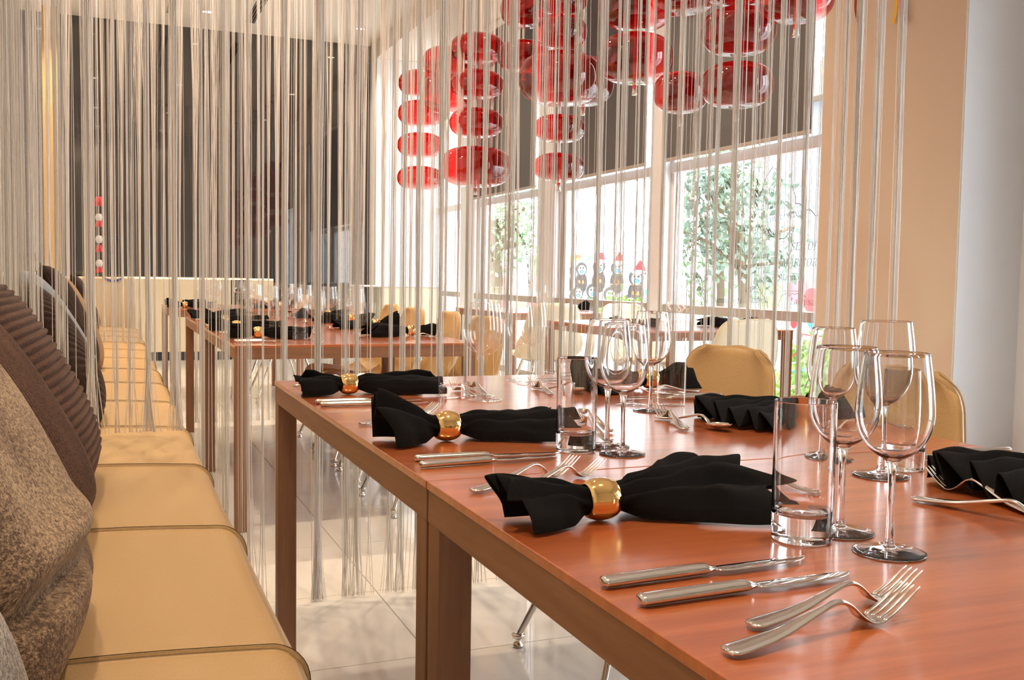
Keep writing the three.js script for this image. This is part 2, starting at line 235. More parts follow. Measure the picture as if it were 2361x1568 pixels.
// ───────────────────────── the garden outside ─────────────────────────
struct('terrace', boxAt(XW + 0.12, 40, -0.2, -0.06, -60, 12, 0), std({ color: C(0.62, 0.62, 0.6), roughness: 0.9 }));
{ // white garden wall painted with cartoon figures (flat paint on a real wall)
  const X = 7, z0 = -20, z1 = -7.4, H = 1.5, px = (z) => ((z - z0) / (z1 - z0)) * 2048, py = (h) => (1 - h / H) * 512;
  const t = canvasTex(2048, 512, (x) => {
    x.fillStyle = '#dfeef0'; x.fillRect(0, 0, 2048, 512);
    const u = (p, y) => [px(lerp(-15.055, -12.24, (p - 1295) / 195)), py(lerp(1.5, 0.66, (y - 573) / 117))];
    const SX = 2048 / 12.6 * 2.815 / 195, SY = 512 / 1.5 * 0.84 / 117;
    const E = (p, y, a, b, col) => { const [c, d] = u(p, y); x.fillStyle = col; x.beginPath(); x.ellipse(c, d, a * SX, b * SY, 0, 0, 7); x.fill(); };
    const poly = (l, col) => { x.fillStyle = col; x.beginPath(); l.forEach(([p, y], i) => { const [c, d] = u(p, y); i ? x.lineTo(c, d) : x.moveTo(c, d); }); x.closePath(); x.fill(); };
    const fig = (p, y, s, hat, mouth, body = 1, scarf) => {
      if (body) { E(p, y + 30 * s, 15 * s, 24 * s, '#4d423f'); E(p - 5 * s, y + 28 * s, 2.4 * s, 3.6 * s, '#e8904a'); E(p + 4 * s, y + 29 * s, 2.4 * s, 4 * s, '#f08a3c'); }
      if (scarf) { E(p, y + 13 * s, 9 * s, 3 * s, '#3fae52'); E(p + 12 * s, y + 40 * s, 3 * s, 9 * s, '#2fae4e'); }
      E(p, y, 14 * s, 15 * s, '#4f4a47'); E(p + s, y + 2 * s, 9.5 * s, 10.5 * s, '#eef4f6'); E(p - 3 * s, y - 2.5 * s, 2.2 * s, 2.4 * s, '#3a3a3a'); E(p + 4.5 * s, y - 2.5 * s, 2.2 * s, 2.4 * s, '#3a3a3a'); E(p + s, y + 6 * s, 5.6 * s, 4.6 * s, '#3f4a55'); E(p + s, y + 6.2 * s, 4 * s * mouth, 3.2 * s * mouth, '#58b4ee');
      if (hat) { poly([[p - 12 * s + hat * 3, y - 11 * s], [p + hat * 5, y - 33 * s], [p + 9 * s + hat * 4, y - 25 * s], [p + 12 * s + hat * 5, y - 6 * s]], '#c3343c'); E(p + hat * 3, y - 10.5 * s, 13 * s, 4 * s, '#f4f5f6'); }
    };
    E(1332, 583, 22, 7, '#d6dd6c'); E(1352, 588, 7, 6, '#7cc4dd'); E(1366, 584, 5, 6, '#6fa8d8'); E(1340, 580, 8, 4, '#a86a5a');
    fig(1307, 612, 1.0, 0.4, 1); fig(1348, 608, 1.0, 0, 1, 1, 0); fig(1390, 603, 1.05, 0.5, 0.7); fig(1431, 606, 1.0, 0.8, 1.1, 1, 1); fig(1471, 626, 1.08, 1.5, 1.15);
    fig(1308, 674, 0.9, 0, 0.8); fig(1340, 661, 1.0, 0, 1, 1); fig(1376, 656, 1.1, 0, 1.35, 1, 1); fig(1417, 662, 1.1, 0, 1.2, 1); fig(1460, 676, 1.15, 0, 0.4, 1);
    E(1494, 654, 5, 7, '#66d6b0'); E(1298, 680, 4, 16, '#8fdcf2');
    // notes and blue shapes at the near end
    const q = (z, h, a, b, col) => { x.fillStyle = col; x.beginPath(); x.ellipse(px(z), py(h), a, b, 0, 0, 7); x.fill(); };
    const L = (pts, w, col) => { x.strokeStyle = col; x.lineWidth = w; x.lineJoin = 'round'; x.beginPath(); pts.forEach(([z, h], i) => (i ? x.lineTo(px(z), py(h)) : x.moveTo(px(z), py(h)))); x.stroke(); };
    q(-8.93, 0.3, 7, 16, '#e7464e'); q(-8.68, 0.25, 7, 17, '#e7464e'); L([[-8.9, 0.32], [-8.8, 0.53], [-8.63, 0.52], [-8.64, 0.27]], 4, '#e7464e');
    q(-8.86, 0.08, 22, 44, '#5fd0ea'); q(-8.68, 0.0, 20, 40, '#6ad6ee'); q(-8.95, 0.64, 9, 20, '#e94b53'); q(-8.6, 0.66, 20, 26, '#62d2e6'); q(-8.9, 1.0, 30, 50, '#f0a9b8'); q(-8.66, 0.9, 24, 46, '#ee6d74'); q(-9.4, 0.95, 40, 70, '#cfe6b0'); q(-8.0, 0.5, 40, 90, '#f1b4c4'); q(-7.7, 0.95, 44, 70, '#7fd9ea');
    for (let i = 0; i < 26; i++) { const r = mulberry(400 + i), z = -19.8 + r() * 4.2, h = 0.35 + r() * 1.1; q(z, h, 16 + r() * 40, 24 + r() * 70, ['#d8596a', '#e98a7a', '#c6d78a', '#b9cf9a', '#e2404f', '#eac2b8'][Math.floor(r() * 6)]); }
  });
  const w = tag(shade(new THREE.Mesh(new THREE.BoxGeometry(0.14, H, z1 - z0), [0, 1, 2, 3, 4, 5].map((k) => (k === 1 ? std({ map: t, roughness: 0.9 }) : std({ color: C(0.85, 0.87, 0.88), roughness: 0.9 }))))), 'white garden wall painted with cartoon animals in red party hats', 'wall');
  w.name = 'garden_wall'; w.position.set(X + 0.07, H / 2 - 0.06, (z0 + z1) / 2); scene.add(w);
}
{ // house beyond the garden
  const h = thing('house', 'house with a brown pitched roof dimly seen through the blind beside the pillar', 'house', [12.4, -0.06, -13]);
  part(h, 'wall', boxAt(0, 6, 0, 4.6, -4.2, 3, 0.01), std({ color: C(0.2, 0.21, 0.23), roughness: 0.9 }));
  const s = new THREE.Shape([[-0.4, 0], [3.2, 3.6], [3.5, 3.6], [7, 0.1], [6.8, -0.1], [3.3, 3.2], [0, 0]].map(([a, b]) => new THREE.Vector2(a, b)));
  const g = new THREE.ExtrudeGeometry(s, { depth: 6.2, bevelEnabled: false }); g.translate(0, 4.5, -3.0); part(h, 'roof', g, std({ color: C(0.2, 0.13, 0.08), roughness: 0.9 }));
}
// plants: a stem, and leaves that nobody could count
const leafGeo = (() => { const P = []; for (let i = 0; i <= 4; i++) { P.push([]); const k = i / 4, w = Math.sin(Math.PI * Math.min(1, k * 1.05)) * 0.26 + 0.01; for (let j = -1; j <= 1; j++) P[i].push(V3(k, 0.06 * Math.sin(k * 3) - Math.abs(j) * 0.05, j * w)); } return gridGeo(P); })();
function plant(name, label, cat, [x, y, z], o) {
  const t = thing(name, label, cat, [x, y, z]), r = mulberry(o.seed), st = [];
  const n = o.leaves, g = new THREE.InstancedMesh(leafGeo, o.mat, n), m = new THREE.Matrix4(), q = new THREE.Quaternion(), c = new THREE.Color(); g.name = 'foliage'; shade(g); g.userData = { kind: 'stuff' };
  const tips = []; for (let i = 0; i < o.tips; i++) { let d; do d = V3(r() * 2 - 1, r() * 2 - 1, r() * 2 - 1); while (d.length() > 1); tips.push(V3(d.x * o.rx, o.cy + d.y * o.ry, d.z * o.rz)); }
  for (let i = 0; i < n; i++) { const p = tips[Math.floor(r() * tips.length)], s = o.size * (0.6 + r() * 0.8); q.setFromEuler(new THREE.Euler(r() * 6.3, r() * 6.3, r() * 6.3)); m.compose(V3(p.x + (r() - 0.5) * o.puff, p.y + (r() - 0.5) * o.puff, p.z + (r() - 0.5) * o.puff), q, V3(s, s, s)); g.setMatrixAt(i, m); const k = 0.7 + r() * 0.6; g.setColorAt(i, c.setRGB(k, k, k)); }
  t.add(g);
  if (o.trunk) st.push(tube([[0, 0, 0], [0.05, o.cy * 0.5, 0.04], [-0.03, o.cy, 0]], o.trunk, 12, 8));
  for (let i = 0; i < Math.min(o.tips, 9); i++) { const p = tips[i], h = o.trunk ? o.cy * 0.7 : 0; st.push(tube([[0, h, 0], [p.x * 0.4, lerp(h, p.y, 0.6), p.z * 0.4], [p.x, p.y, p.z]], o.trunk ? o.trunk * 0.35 : 0.006, 8, 6)); }
  part(t, o.trunk ? 'trunk' : 'stem', merge(st), std({ color: C(0.2, 0.15, 0.1), roughness: 0.9 }));
  return t;
}
const leafA = std({ color: C(0.33, 0.46, 0.27), roughness: 0.7, side: THREE.DoubleSide }), leafB = std({ color: C(0.24, 0.33, 0.26), roughness: 0.7, side: THREE.DoubleSide }), leafC = std({ color: C(0.3, 0.55, 0.1), roughness: 0.6, side: THREE.DoubleSide });
plant('tree', 'small leafy tree right behind the large map-printed pane near the pillar', 'tree', [6.0, -0.06, -8.6], { seed: 1, leaves: 1300, mat: leafB, tips: 42, rx: 0.7, ry: 0.75, rz: 0.62, cy: 1.75, puff: 0.34, size: 0.085, trunk: 0.05 });
plant('tree', 'slender tree seen through the upper middle of the large map-printed pane', 'tree', [6.6, -0.06, -9.9], { seed: 2, leaves: 1200, mat: leafA, tips: 36, rx: 0.7, ry: 1.0, rz: 0.65, cy: 1.9, puff: 0.4, size: 0.08, trunk: 0.045 });
plant('tree', 'mossy tree behind the narrow map-printed pane with pink blotches', 'tree', [6.2, -0.06, -16.2], { seed: 3, leaves: 1300, mat: leafA, tips: 36, rx: 0.7, ry: 1.1, rz: 0.5, cy: 2.1, puff: 0.5, size: 0.1, trunk: 0.14 });
plant('tree', 'dark tree at the far corner window beside the white pillar', 'tree', [5.8, -0.06, -18.2], { seed: 5, leaves: 2000, mat: leafB, tips: 40, rx: 0.7, ry: 1.3, rz: 0.5, cy: 1.7, puff: 0.5, size: 0.1, trunk: 0.1 });
plant('shrub', 'rounded green shrub in front of the painted cartoon figures', 'shrub', [6.2, -0.06, -11.45], { seed: 6, leaves: 1500, mat: leafC, tips: 60, rx: 0.35, ry: 0.24, rz: 0.52, cy: 0.62, puff: 0.12, size: 0.045 });
plant('shrub', 'bright green leafy plant low outside, beside the beige pillar', 'shrub', [5.0, -0.06, -6.3], { seed: 7, leaves: 260, mat: leafC, tips: 24, rx: 0.28, ry: 0.28, rz: 0.35, cy: 0.36, puff: 0.12, size: 0.075 });
// ───────────────────────── tables ─────────────────────────
const TH = 0.75;
function makeTable(x0, x1, zn, zf, label, group) {
  const w = x1 - x0, d = zn - zf, t = thing('dining_table', label, 'table', [(x0 + x1) / 2, 0, (zn + zf) / 2], 0, group), g = 0.0012, L = 0.05;
  part(t, 'table_top', box(w, 0.012, d - 2 * g, 0, TH - 0.006, 0, 0.002, 'x', 2), M.top);
  for (const s of [-1, 1]) {
    part(t, 'rail', box(0.048, 0.046, d - 2 * g - 0.004, s * (w / 2 - 0.0255), TH - 0.0345, 0, 0.0015, 'z'), M.wood);
    part(t, 'rail', box(w - 0.1, 0.046, 0.048, 0, TH - 0.0345, s * (d / 2 - 0.0255 - g), 0.0015, 'x'), M.wood);
  }
  for (const a of [-1, 1]) for (const b of [-1, 1]) part(t, 'leg', box(L - 0.002, TH - 0.055, L - 0.002, a * (w / 2 - L / 2 - 0.001), (TH - 0.055) / 2, b * (d / 2 - L / 2 - 0.002 - g), 0.002, 'y'), M.wood);
  return t;
}
const TX = 0.4042, TW = 1.0124;
const gt = 'brown dining tables pushed together in pairs';
makeTable(TX, TX + TW, 0.06, -1.2972, 'brown wooden dining table in front, with two big forks at its cut-off corner', gt);
makeTable(TX, TX + TW, -1.2978, -2.6555, 'brown wooden dining table pushed against the front one, before the string curtain', gt);
makeTable(0.455, 1.465, -4.0, -5.36, 'brown wooden dining table seen just behind the first string curtain', gt);
makeTable(0.455, 1.465, -5.3606, -6.72, 'brown wooden dining table at the far end of the middle row, below the clustered glasses', gt);
makeTable(0.43, 1.44, -7.95, -9.31, 'brown wooden dining table farthest down the bench, behind both string curtains', gt);
makeTable(2.74, 3.74, -4.78, -6.14, 'brown wooden dining table by the window, close to the beige pillar', gt);
makeTable(2.98, 3.98, -7.36, -8.72, 'brown wooden dining table by the window behind the pale daylit chair', gt);

// ───────────────────────── banquette ─────────────────────────
{
  const b = thing('banquette', 'long tan leather banquette with stitched seat panels running along the wall', 'bench', [0, 0, 0]);
  const prof = []; const R = 0.05;
  prof.push([-0.34, 0.16], [-0.34, 0.535]); for (let k = 0; k <= 10; k++) { const t = k / 10; prof.push([lerp(-0.32, 0.185, t), 0.546 + 0.011 * Math.sin(Math.PI * t)]); }
  for (let k = 1; k <= 8; k++) { const a = (k / 8) * Math.PI / 2; prof.push([0.185 + R * Math.sin(a), 0.546 - R + R * Math.cos(a)]); }
  prof.push([0.235, 0.4], [0.232, 0.16]);
  const cen = [-0.05, 0.35];
  const panel = (len) => {
    const z = [], r = 0.008; for (let k = 0; k <= 5; k++) { const t = r * (1 - Math.cos((k / 5) * Math.PI / 2)); z.push([t, r - Math.sqrt(Math.max(0, r * r - (r - t) ** 2))]); } const zs = [...z, [len / 2, -0.002], ...z.slice().reverse().map(([t, d]) => [len - t, d])];
    return loft(zs.map(([t, d]) => prof.map(([x, y], i) => { const [px, py] = prof[(i + prof.length - 1) % prof.length], [qx, qy] = prof[(i + 1) % prof.length]; let nx = qy - py, ny = px - qx; const l = Math.hypot(nx, ny) || 1; nx /= -l; ny /= -l; return V3(x + nx * d, y + ny * d, -t); })));
  };
  const P = panel(0.65); P.setAttribute('uv', uvBox(P.clone(), 'z').attributes.uv);
  const stitchG = (() => { const l = []; for (let i = 0; i < 62; i++) { const x = lerp(-0.3, 0.18, i / 61), t = (x + 0.32) / 0.505; l.push(box(0.0055, 0.0012, 0.0012, x, 0.5468 + 0.0112 * Math.sin(Math.PI * t), 0, 0)); } for (let k = 0; k < 9; k++) { const a = ((k + 0.5) / 9) * Math.PI / 2, g = box(0.0055, 0.0012, 0.0012, 0, 0, 0, 0); g.rotateZ(-a); g.translate(0.185 + (R + 0.0004) * Math.sin(a), 0.546 - R + (R + 0.0004) * Math.cos(a), 0); l.push(g); } return merge(l); })();
  for (let i = 0; i < 16; i++) { const z0 = 1.32 - 0.65 * i; if (z0 - 0.65 < -9.2) break; const p = part(b, 'seat_panel', P, M.leather); p.position.z = z0; if (i > 1 && i < 11) { const s = part(p, 'stitching', stitchG, M.stitch); s.position.z = -0.0155; } }
  part(b, 'seat_core', boxAt(-0.33, 0.215, 0.17, 0.53, 1.31, -9.13, 0.03), M.leather);
  part(b, 'plinth', boxAt(-0.4, 0.19, 0, 0.17, 1.32, -9.13, 0.004), M.dark);
  const bk = box(0.13, 0.42, 0.644, 0, 0, 0, 0.045, 'z', 4); bk.rotateZ(0.12);
  for (let i = 0; i < 16; i++) { const z0 = 1.32 - 0.65 * i; if (z0 - 0.65 < -9.2) break; const p = part(b, 'backrest_panel', bk, M.leatherPale); p.position.set(-0.385, 0.755, z0 - 0.325); }
  part(b, 'top_rail', boxAt(-0.5, -0.36, 0.965, 1.018, 1.32, -9.13, 0.02), M.leatherPale);
  part(b, 'end_panel', boxAt(-0.42, 0.215, 0.2, 0.985, -9.135, -9.25, 0.02), M.leatherPale);
}

// ───────────────────────── chairs ─────────────────────────
const chairGeo = (() => {
  const pr = new THREE.CatmullRomCurve3([[-0.25, 0.425], [-0.2, 0.452], [-0.05, 0.437], [0.09, 0.43], [0.19, 0.465], [0.235, 0.56], [0.262, 0.68], [0.29, 0.845]].map(([x, y]) => V3(x, y, 0)), false, 'centripetal');
  const hw = [[0, 0.185], [0.25, 0.215], [0.45, 0.242], [0.58, 0.25], [0.72, 0.222], [1, 0.182]];
  const wAt = (t) => { for (let i = 1; i < hw.length; i++) if (t <= hw[i][0]) { const k = (t - hw[i - 1][0]) / (hw[i][0] - hw[i - 1][0]), s = k * k * (3 - 2 * k); return lerp(hw[i - 1][1], hw[i][1], s); } return 0.18; };
  const NU = 44, NV = 22, P = [], L = pr.getLength();
  const ts = []; for (let i = 0; i <= NU; i++) { const k = i / NU; ts.push(k < 0.8 ? k / 0.8 * 0.88 : 0.88 + (1 - Math.cos(((k - 0.8) / 0.2) * Math.PI / 2)) * 0.0 + (k - 0.8) / 0.2 * 0.12); }
  ts.forEach((t) => {
    const p = pr.getPointAt(t), d = L * (1 - t), r = 0.075, d0 = L * t; let w = wAt(t); if (d < r) w = w - r + Math.sqrt(Math.max(0.0001, r * r - (r - d) ** 2)); if (d0 < 0.05) w = w - 0.05 + Math.sqrt(Math.max(0.0001, 0.05 ** 2 - (0.05 - d0) ** 2));
    const row = []; for (let j = 0; j <= NV; j++) { const u = (j / NV) * 2 - 1, back = sstep(t, 0.5, 0.8), mid = Math.exp(-(((t - 0.55) / 0.16) ** 2)); row.push(V3(p.x - 0.035 * u * u * back - 0.045 * mid * u ** 4, p.y + 0.012 * u * u * (1 - back) + 0.035 * mid * u ** 4, u * w)); } P.push(row);
  });
  const shell = thickSheet(P, (u) => 0.03 - 0.004 * u);
  shell.setAttribute('uv', (() => { const g = shell.clone(); return uvBox(g, 'z').attributes.uv; })());
  const seam = tube([...P.map((r) => r[0]), ...P[NU].slice(3, -3), ...P.slice().reverse().map((r) => r[NV])].filter((_, i) => i % 2 === 0).map((p) => [p.x * 1, p.y, p.z * 1.008 + Math.sign(p.z) * 0.0125]), 0.0022, 160, 6);
  const legs = [[-0.27, 0.23], [-0.27, -0.23], [0.24, 0.21], [0.24, -0.21]].map(([x, z]) => {
    const top = V3(x * 0.42, 0.43, z * 0.5), bot = V3(x, 0.03, z), d = bot.clone().sub(top), g = new THREE.CylinderGeometry(0.0115, 0.0085, d.length(), 14); g.applyQuaternion(new THREE.Quaternion().setFromUnitVectors(V3(0, 1, 0), d.clone().normalize().negate())); g.translate(...top.clone().add(bot).multiplyScalar(0.5).toArray());
    const gl = lathe([[0, 0], [0.014, 0], [0.0155, 0.004], [0.012, 0.012], [0.008, 0.014], [0.008, 0.024], [0.017, 0.026], [0.019, 0.034], [0.016, 0.037], [0, 0.037]], 20); gl.translate(x, 0.001, z); return [g, gl];
  });
  const frame = merge([boxAt(-0.12, 0.11, 0.405, 0.422, -0.13, -0.1, 0.003), boxAt(-0.12, 0.11, 0.405, 0.422, 0.1, 0.13, 0.003), boxAt(-0.13, -0.1, 0.405, 0.422, -0.12, 0.12, 0.003), boxAt(0.09, 0.115, 0.405, 0.422, -0.12, 0.12, 0.003)]);
  return { shell, seam, legs, frame };
})();
function makeChair(label, mat, pos, turn, group) {
  const t = thing('dining_chair', label, 'chair', pos, turn, group);
  part(t, 'seat_shell', chairGeo.shell, mat); part(t, 'edge_seam', chairGeo.seam, mat); part(t, 'seat_frame', chairGeo.frame, M.chrome);
  for (const [a, b] of chairGeo.legs) part(part(t, 'leg', a, M.chrome), 'foot_glide', b, M.chrome);
  return t;
}
const gc = 'tan leather shell chairs along the tables';
const ch0 = makeChair('tan leather shell chair at the front table, big stitched back beside the grey wall', M.chairLeather, [1.335, 0, -1.68], 0.02, gc);
copy(ch0, [1.335, 0, -2.29], 0.05, 'tan leather shell chair at the front table, its back overlapping a daylit chair', gc);
copy(ch0, [1.335, 0, -0.98], 0, 'tan leather shell chair at the front table, hidden but for its legs below the tabletop', gc);
[[-4.3, 'first from the curtain, largest orange back behind the front table'], [-4.9, 'second chair from the string curtain in the middle row'], [-5.5, 'third chair from the string curtain in the middle row'], [-6.05, 'fourth and farthest chair in the middle row']].forEach(([z, l], i) => copy(ch0, [1.375 + 0.01 * (i % 2), 0, z], [0.06, -0.03, 0.05, 0.0][i], 'tan leather shell chair, ' + l, gc));
copy(ch0, [1.36, 0, -8.3], 0.02, 'tan leather shell chair at the farthest table, nearer of two', gc);
copy(ch0, [1.36, 0, -8.95], -0.02, 'tan leather shell chair at the farthest table, farther of two', gc);
const gw = 'daylight-tinted leather shell chairs at the window tables';  // same tan chairs, their cream tint paints the window daylight
makeChair('daylight-tinted leather shell chair seen from behind, at the window table next to the pillar', M.creamAndDaylitTan, [2.84, 0, -4.27], -Math.PI / 2 + 0.16, gw);
makeChair('daylight-tinted leather shell chair seen from behind, between two wine glasses at the far window table', M.creamAndDaylitTan, [3.06, 0, -6.88], -Math.PI / 2 - 0.1, gw);
makeChair('daylight-tinted leather shell chair across the far window table, only its top edge showing', M.creamAndDaylitTan, [3.62, 0, -6.38], Math.PI / 2 + 0.05, gw);

// ───────────────────────── cutlery ─────────────────────────
function lo(sec, n = 14) { return loft(sec.map(([x, y, w, h, z = 0]) => { const r = []; for (let k = 0; k < n; k++) { const a = (k / n) * Math.PI * 2; r.push(V3(x, y + h * Math.sin(a), z + w * Math.cos(a))); } return r; })); }
function dense(sec, m) { const out = []; for (let i = 0; i < sec.length - 1; i++) for (let k = 0; k < m; k++) { const t = k / m, g = (q) => { const p0 = (sec[i - 1] ?? sec[i])[q] ?? 0, p1 = sec[i][q] ?? 0, p2 = sec[i + 1][q] ?? 0, p3 = (sec[i + 2] ?? sec[i + 1])[q] ?? 0; return 0.5 * (2 * p1 + (p2 - p0) * t + (2 * p0 - 5 * p1 + 4 * p2 - p3) * t * t + (3 * p1 - p0 - 3 * p2 + p3) * t * t * t); }; out.push([0, 1, 2, 3, 4].map(g)); } out.push(sec.at(-1)); return out; }
const handleSec = (L) => [[0, 0.0038, 0.003, 0.0014], [0.0025, 0.0038, 0.0078, 0.0024], [0.009, 0.004, 0.0108, 0.0028], [0.03, 0.0055, 0.0102, 0.0028], [0.06, 0.0095, 0.0078, 0.0026], [0.095, 0.0185, 0.0048, 0.0024], [L, 0.0235, 0.0036, 0.0023]];
const forkG = (() => {
  const hd = lo(dense([...handleSec(0.118), [0.132, 0.0195, 0.0044, 0.0021], [0.143, 0.0095, 0.0075, 0.0017], [0.151, 0.0042, 0.0112, 0.0014], [0.159, 0.0032, 0.0121, 0.0012], [0.164, 0.0042, 0.0121, 0.0011], [0.166, 0.0048, 0.0118, 0.0008]], 4));
  const tines = [-1.5, -0.5, 0.5, 1.5].map((k) => lo(dense([[0.163, 0.004, 0.0025, 0.0011, k * 0.0064], [0.175, 0.0082, 0.0021, 0.0011, k * 0.0063], [0.19, 0.0155, 0.0017, 0.001, k * 0.0062], [0.203, 0.0232, 0.0013, 0.0009, k * 0.0061], [0.2075, 0.026, 0.0006, 0.0005, k * 0.0061]], 3), 8));
  return { handle: hd, tines };
})();
const spoonG = (() => {
  const hd = lo(dense([...handleSec(0.118).map(([x, ...r]) => [x * 1.08, ...r]), [0.141, 0.0195, 0.004, 0.0021], [0.15, 0.0125, 0.0052, 0.0018], [0.157, 0.0095, 0.0075, 0.0012]], 4));
  const P = []; for (let i = 0; i <= 18; i++) { const u = i / 18, x = 0.149 + 0.058 * u, w = 0.0198 * Math.pow(Math.sin(Math.PI * Math.min(1, 0.06 + 0.94 * u * (1 - 0.04 * u))) + 1e-4, 0.62) * (1 - 0.18 * u), row = []; for (let j = 0; j <= 14; j++) { const v = (j / 14) * 2 - 1, dep = 0.0098 * Math.pow(Math.sin(Math.PI * clamp(0.05 + 0.93 * u, 0, 1)), 0.75); row.push(V3(x, 0.0112 + 0.0045 * u - dep * (1 - v * v * 0.98), v * w)); } P.push(row); }
  return { handle: hd, bowl: thickSheet(P, 0.0015) };
})();
const knifeG = (() => ({
  handle: lo(dense([[0, 0.0055, 0.003, 0.003], [0.002, 0.0055, 0.0068, 0.0046], [0.008, 0.0055, 0.0092, 0.0053], [0.05, 0.0058, 0.0086, 0.0054], [0.095, 0.006, 0.0082, 0.0055], [0.112, 0.006, 0.0078, 0.005], [0.119, 0.0055, 0.006, 0.0032], [0.126, 0.005, 0.0052, 0.0016]], 4)),
  blade: lo(dense([[0.122, 0.005, 0.0055, 0.0012], [0.132, 0.0048, 0.0088, 0.0011, 0.002], [0.165, 0.0046, 0.0096, 0.001, 0.0024], [0.205, 0.0044, 0.0088, 0.0009, 0.0018], [0.228, 0.0042, 0.0055, 0.0007, -0.001], [0.2385, 0.004, 0.0008, 0.0004, -0.005]], 4), 12),
}))();
const protos = {};
function makeFork() { const t = thing('fork', '', 'fork'); part(t, 'handle', forkG.handle, M.steel); for (const g of forkG.tines) part(t, 'tine', g, M.steel); return t; }
function makeSpoon() { const t = thing('dessert_spoon', '', 'spoon'); part(t, 'handle', spoonG.handle, M.steel); part(t, 'bowl', spoonG.bowl, M.steel); return t; }
function makeKnife() { const t = thing('table_knife', '', 'knife'); part(t, 'handle', knifeG.handle, M.steel); part(t, 'blade', knifeG.blade, M.blade, 'mirror-bright blade'); return t; }
function laid(kind, [x, z], [tx, tz], label, group, s = 1, y = TH + 0.0006) {
  const make = { fork: makeFork, dessert_fork: makeFork, spoon: makeSpoon, knife: makeKnife }[kind], p = protos[kind]; let o;
  if (!p) { o = protos[kind] = make(); if (kind === 'dessert_fork') o.name = numbered('dessert_fork'); } else { o = p.clone(); o.name = numbered(p.name); scene.add(o); }
  o.position.set(x, y, z); o.rotation.set(0, Math.atan2(-(tz - z), tx - x), 0); o.scale.setScalar(s);
  tag(o, label, kind.replace('dessert_', 'dessert '), group); return o;
}

// ───────────────────────── napkins and rings ─────────────────────────
function napkinGeo(seed, o) {
  const r = mulberry(seed), NU = 48, F = o.F, SUB = 8, NV = F * 2 * SUB, P = [], K = 2 * F;
  const ph = Array.from({ length: K + 1 }, () => r() - 0.5), ends = Array.from({ length: K + 1 }, () => r()), tl = Array.from({ length: K + 1 }, () => r());
  for (let i = 0; i <= NU; i++) {
    const x0 = lerp(-0.115, 0.215, i / NU), fan = sstep(x0, 0.012, 0.215), tail = sstep(-x0, 0.012, 0.115), ring = 1 - sstep(Math.abs(x0), 0.012, 0.05), row = [];
    const W = 0.04 + (o.W - 0.04) * Math.pow(fan, 0.8) + (o.tailW - 0.04) * Math.pow(tail, 0.9), top = 0.045 + (o.top - 0.045) * Math.sin(Math.min(1, fan * 1.25) * Math.PI / 2) + (o.tailTop - 0.045) * tail, bot = 0.003;
    for (let j = 0; j <= NV; j++) {
      const t = j / SUB, k = Math.min(K - 1, Math.floor(t)), f = t - k, e = f * f * (3 - 2 * f), mixk = (a) => lerp(a[k], a[k + 1], e), jit = mixk(ph);
      const zig = k % 2 ? 1 - e : e, s = lerp(-0.5, 0.5, j / NV), sk = s < o.skew ? (s - o.skew) / (0.5 + o.skew) : (s - o.skew) / (0.5 - o.skew), arch = Math.sqrt(Math.max(0, 1 - sk * sk));
      const spread = Math.max(fan, tail), valley = lerp(0.75, o.valley, spread), hm = lerp(bot + 0.006, top, Math.pow(arch, o.pow)) * (1 + jit * 0.25 * spread);
      let y = lerp(Math.max(bot, hm * valley * (arch > 0.15 ? 1 : 0.3)), hm, zig), z = s * W + o.lean * (y - 0.02) * spread + jit * 0.014 * spread;
      if (ring > 0) { const a = s * Math.PI * 1.7, rr = 0.0172 - 0.004 * (1 - zig); y = lerp(y, 0.0245 + rr * Math.cos(a), ring); z = lerp(z, rr * Math.sin(a), ring); }
      const x = x0 + (mixk(ends) - 0.5) * o.ragged * sstep(fan, 0.35, 1) - s * s * o.round * sstep(fan, 0.3, 1) + (mixk(tl) - 0.5) * 0.03 * sstep(tail, 0.4, 1);
      const crease = 0.0016 * Math.sin(x0 * 90 + s * 14 + seed) * (1 - ring) + 0.0022 * Math.sin(x0 * 40 - s * 22 + seed * 2) * spread;
      row.push(V3(x, Math.max(0.0018, y + 0.0008 + crease * Math.min(1, y / 0.02)), z));
    } P.push(row);
  }
  return thickSheet(P, 0.0022);
}
const napG = [
  napkinGeo(21, { F: 4, W: 0.2, tailW: 0.085, top: 0.058, tailTop: 0.056, skew: -0.24, valley: 0.66, pow: 0.8, lean: -0.35, ragged: 0.075, round: 0.06 }),
  napkinGeo(12, { F: 4, W: 0.17, tailW: 0.1, top: 0.046, tailTop: 0.054, skew: -0.16, valley: 0.6, pow: 0.7, lean: 0.3, ragged: 0.05, round: 0.05 }),
  napkinGeo(13, { F: 7, W: 0.24, tailW: 0.09, top: 0.046, tailTop: 0.06, skew: 0.05, valley: 0.12, pow: 0.45, lean: 0.5, ragged: 0.03, round: 0.12 }),
  napkinGeo(17, { F: 4, W: 0.18, tailW: 0.12, top: 0.044, tailTop: 0.086, skew: -0.14, valley: 0.72, pow: 0.75, lean: -0.2, ragged: 0.06, round: 0.05 }),
];
const ringG = lathe([[0.0172, -0.0195], [0.019, -0.02], [0.0215, -0.0165], [0.0238, -0.01], [0.0248, -0.004], [0.025, 0], [0.0248, 0.004], [0.0238, 0.01], [0.0215, 0.0165], [0.019, 0.02], [0.0172, 0.0195], [0.022, 0], [0.0172, -0.0195]], 40); ringG.rotateZ(Math.PI / 2); ringG.translate(0, 0.0247, 0);
let nap0;
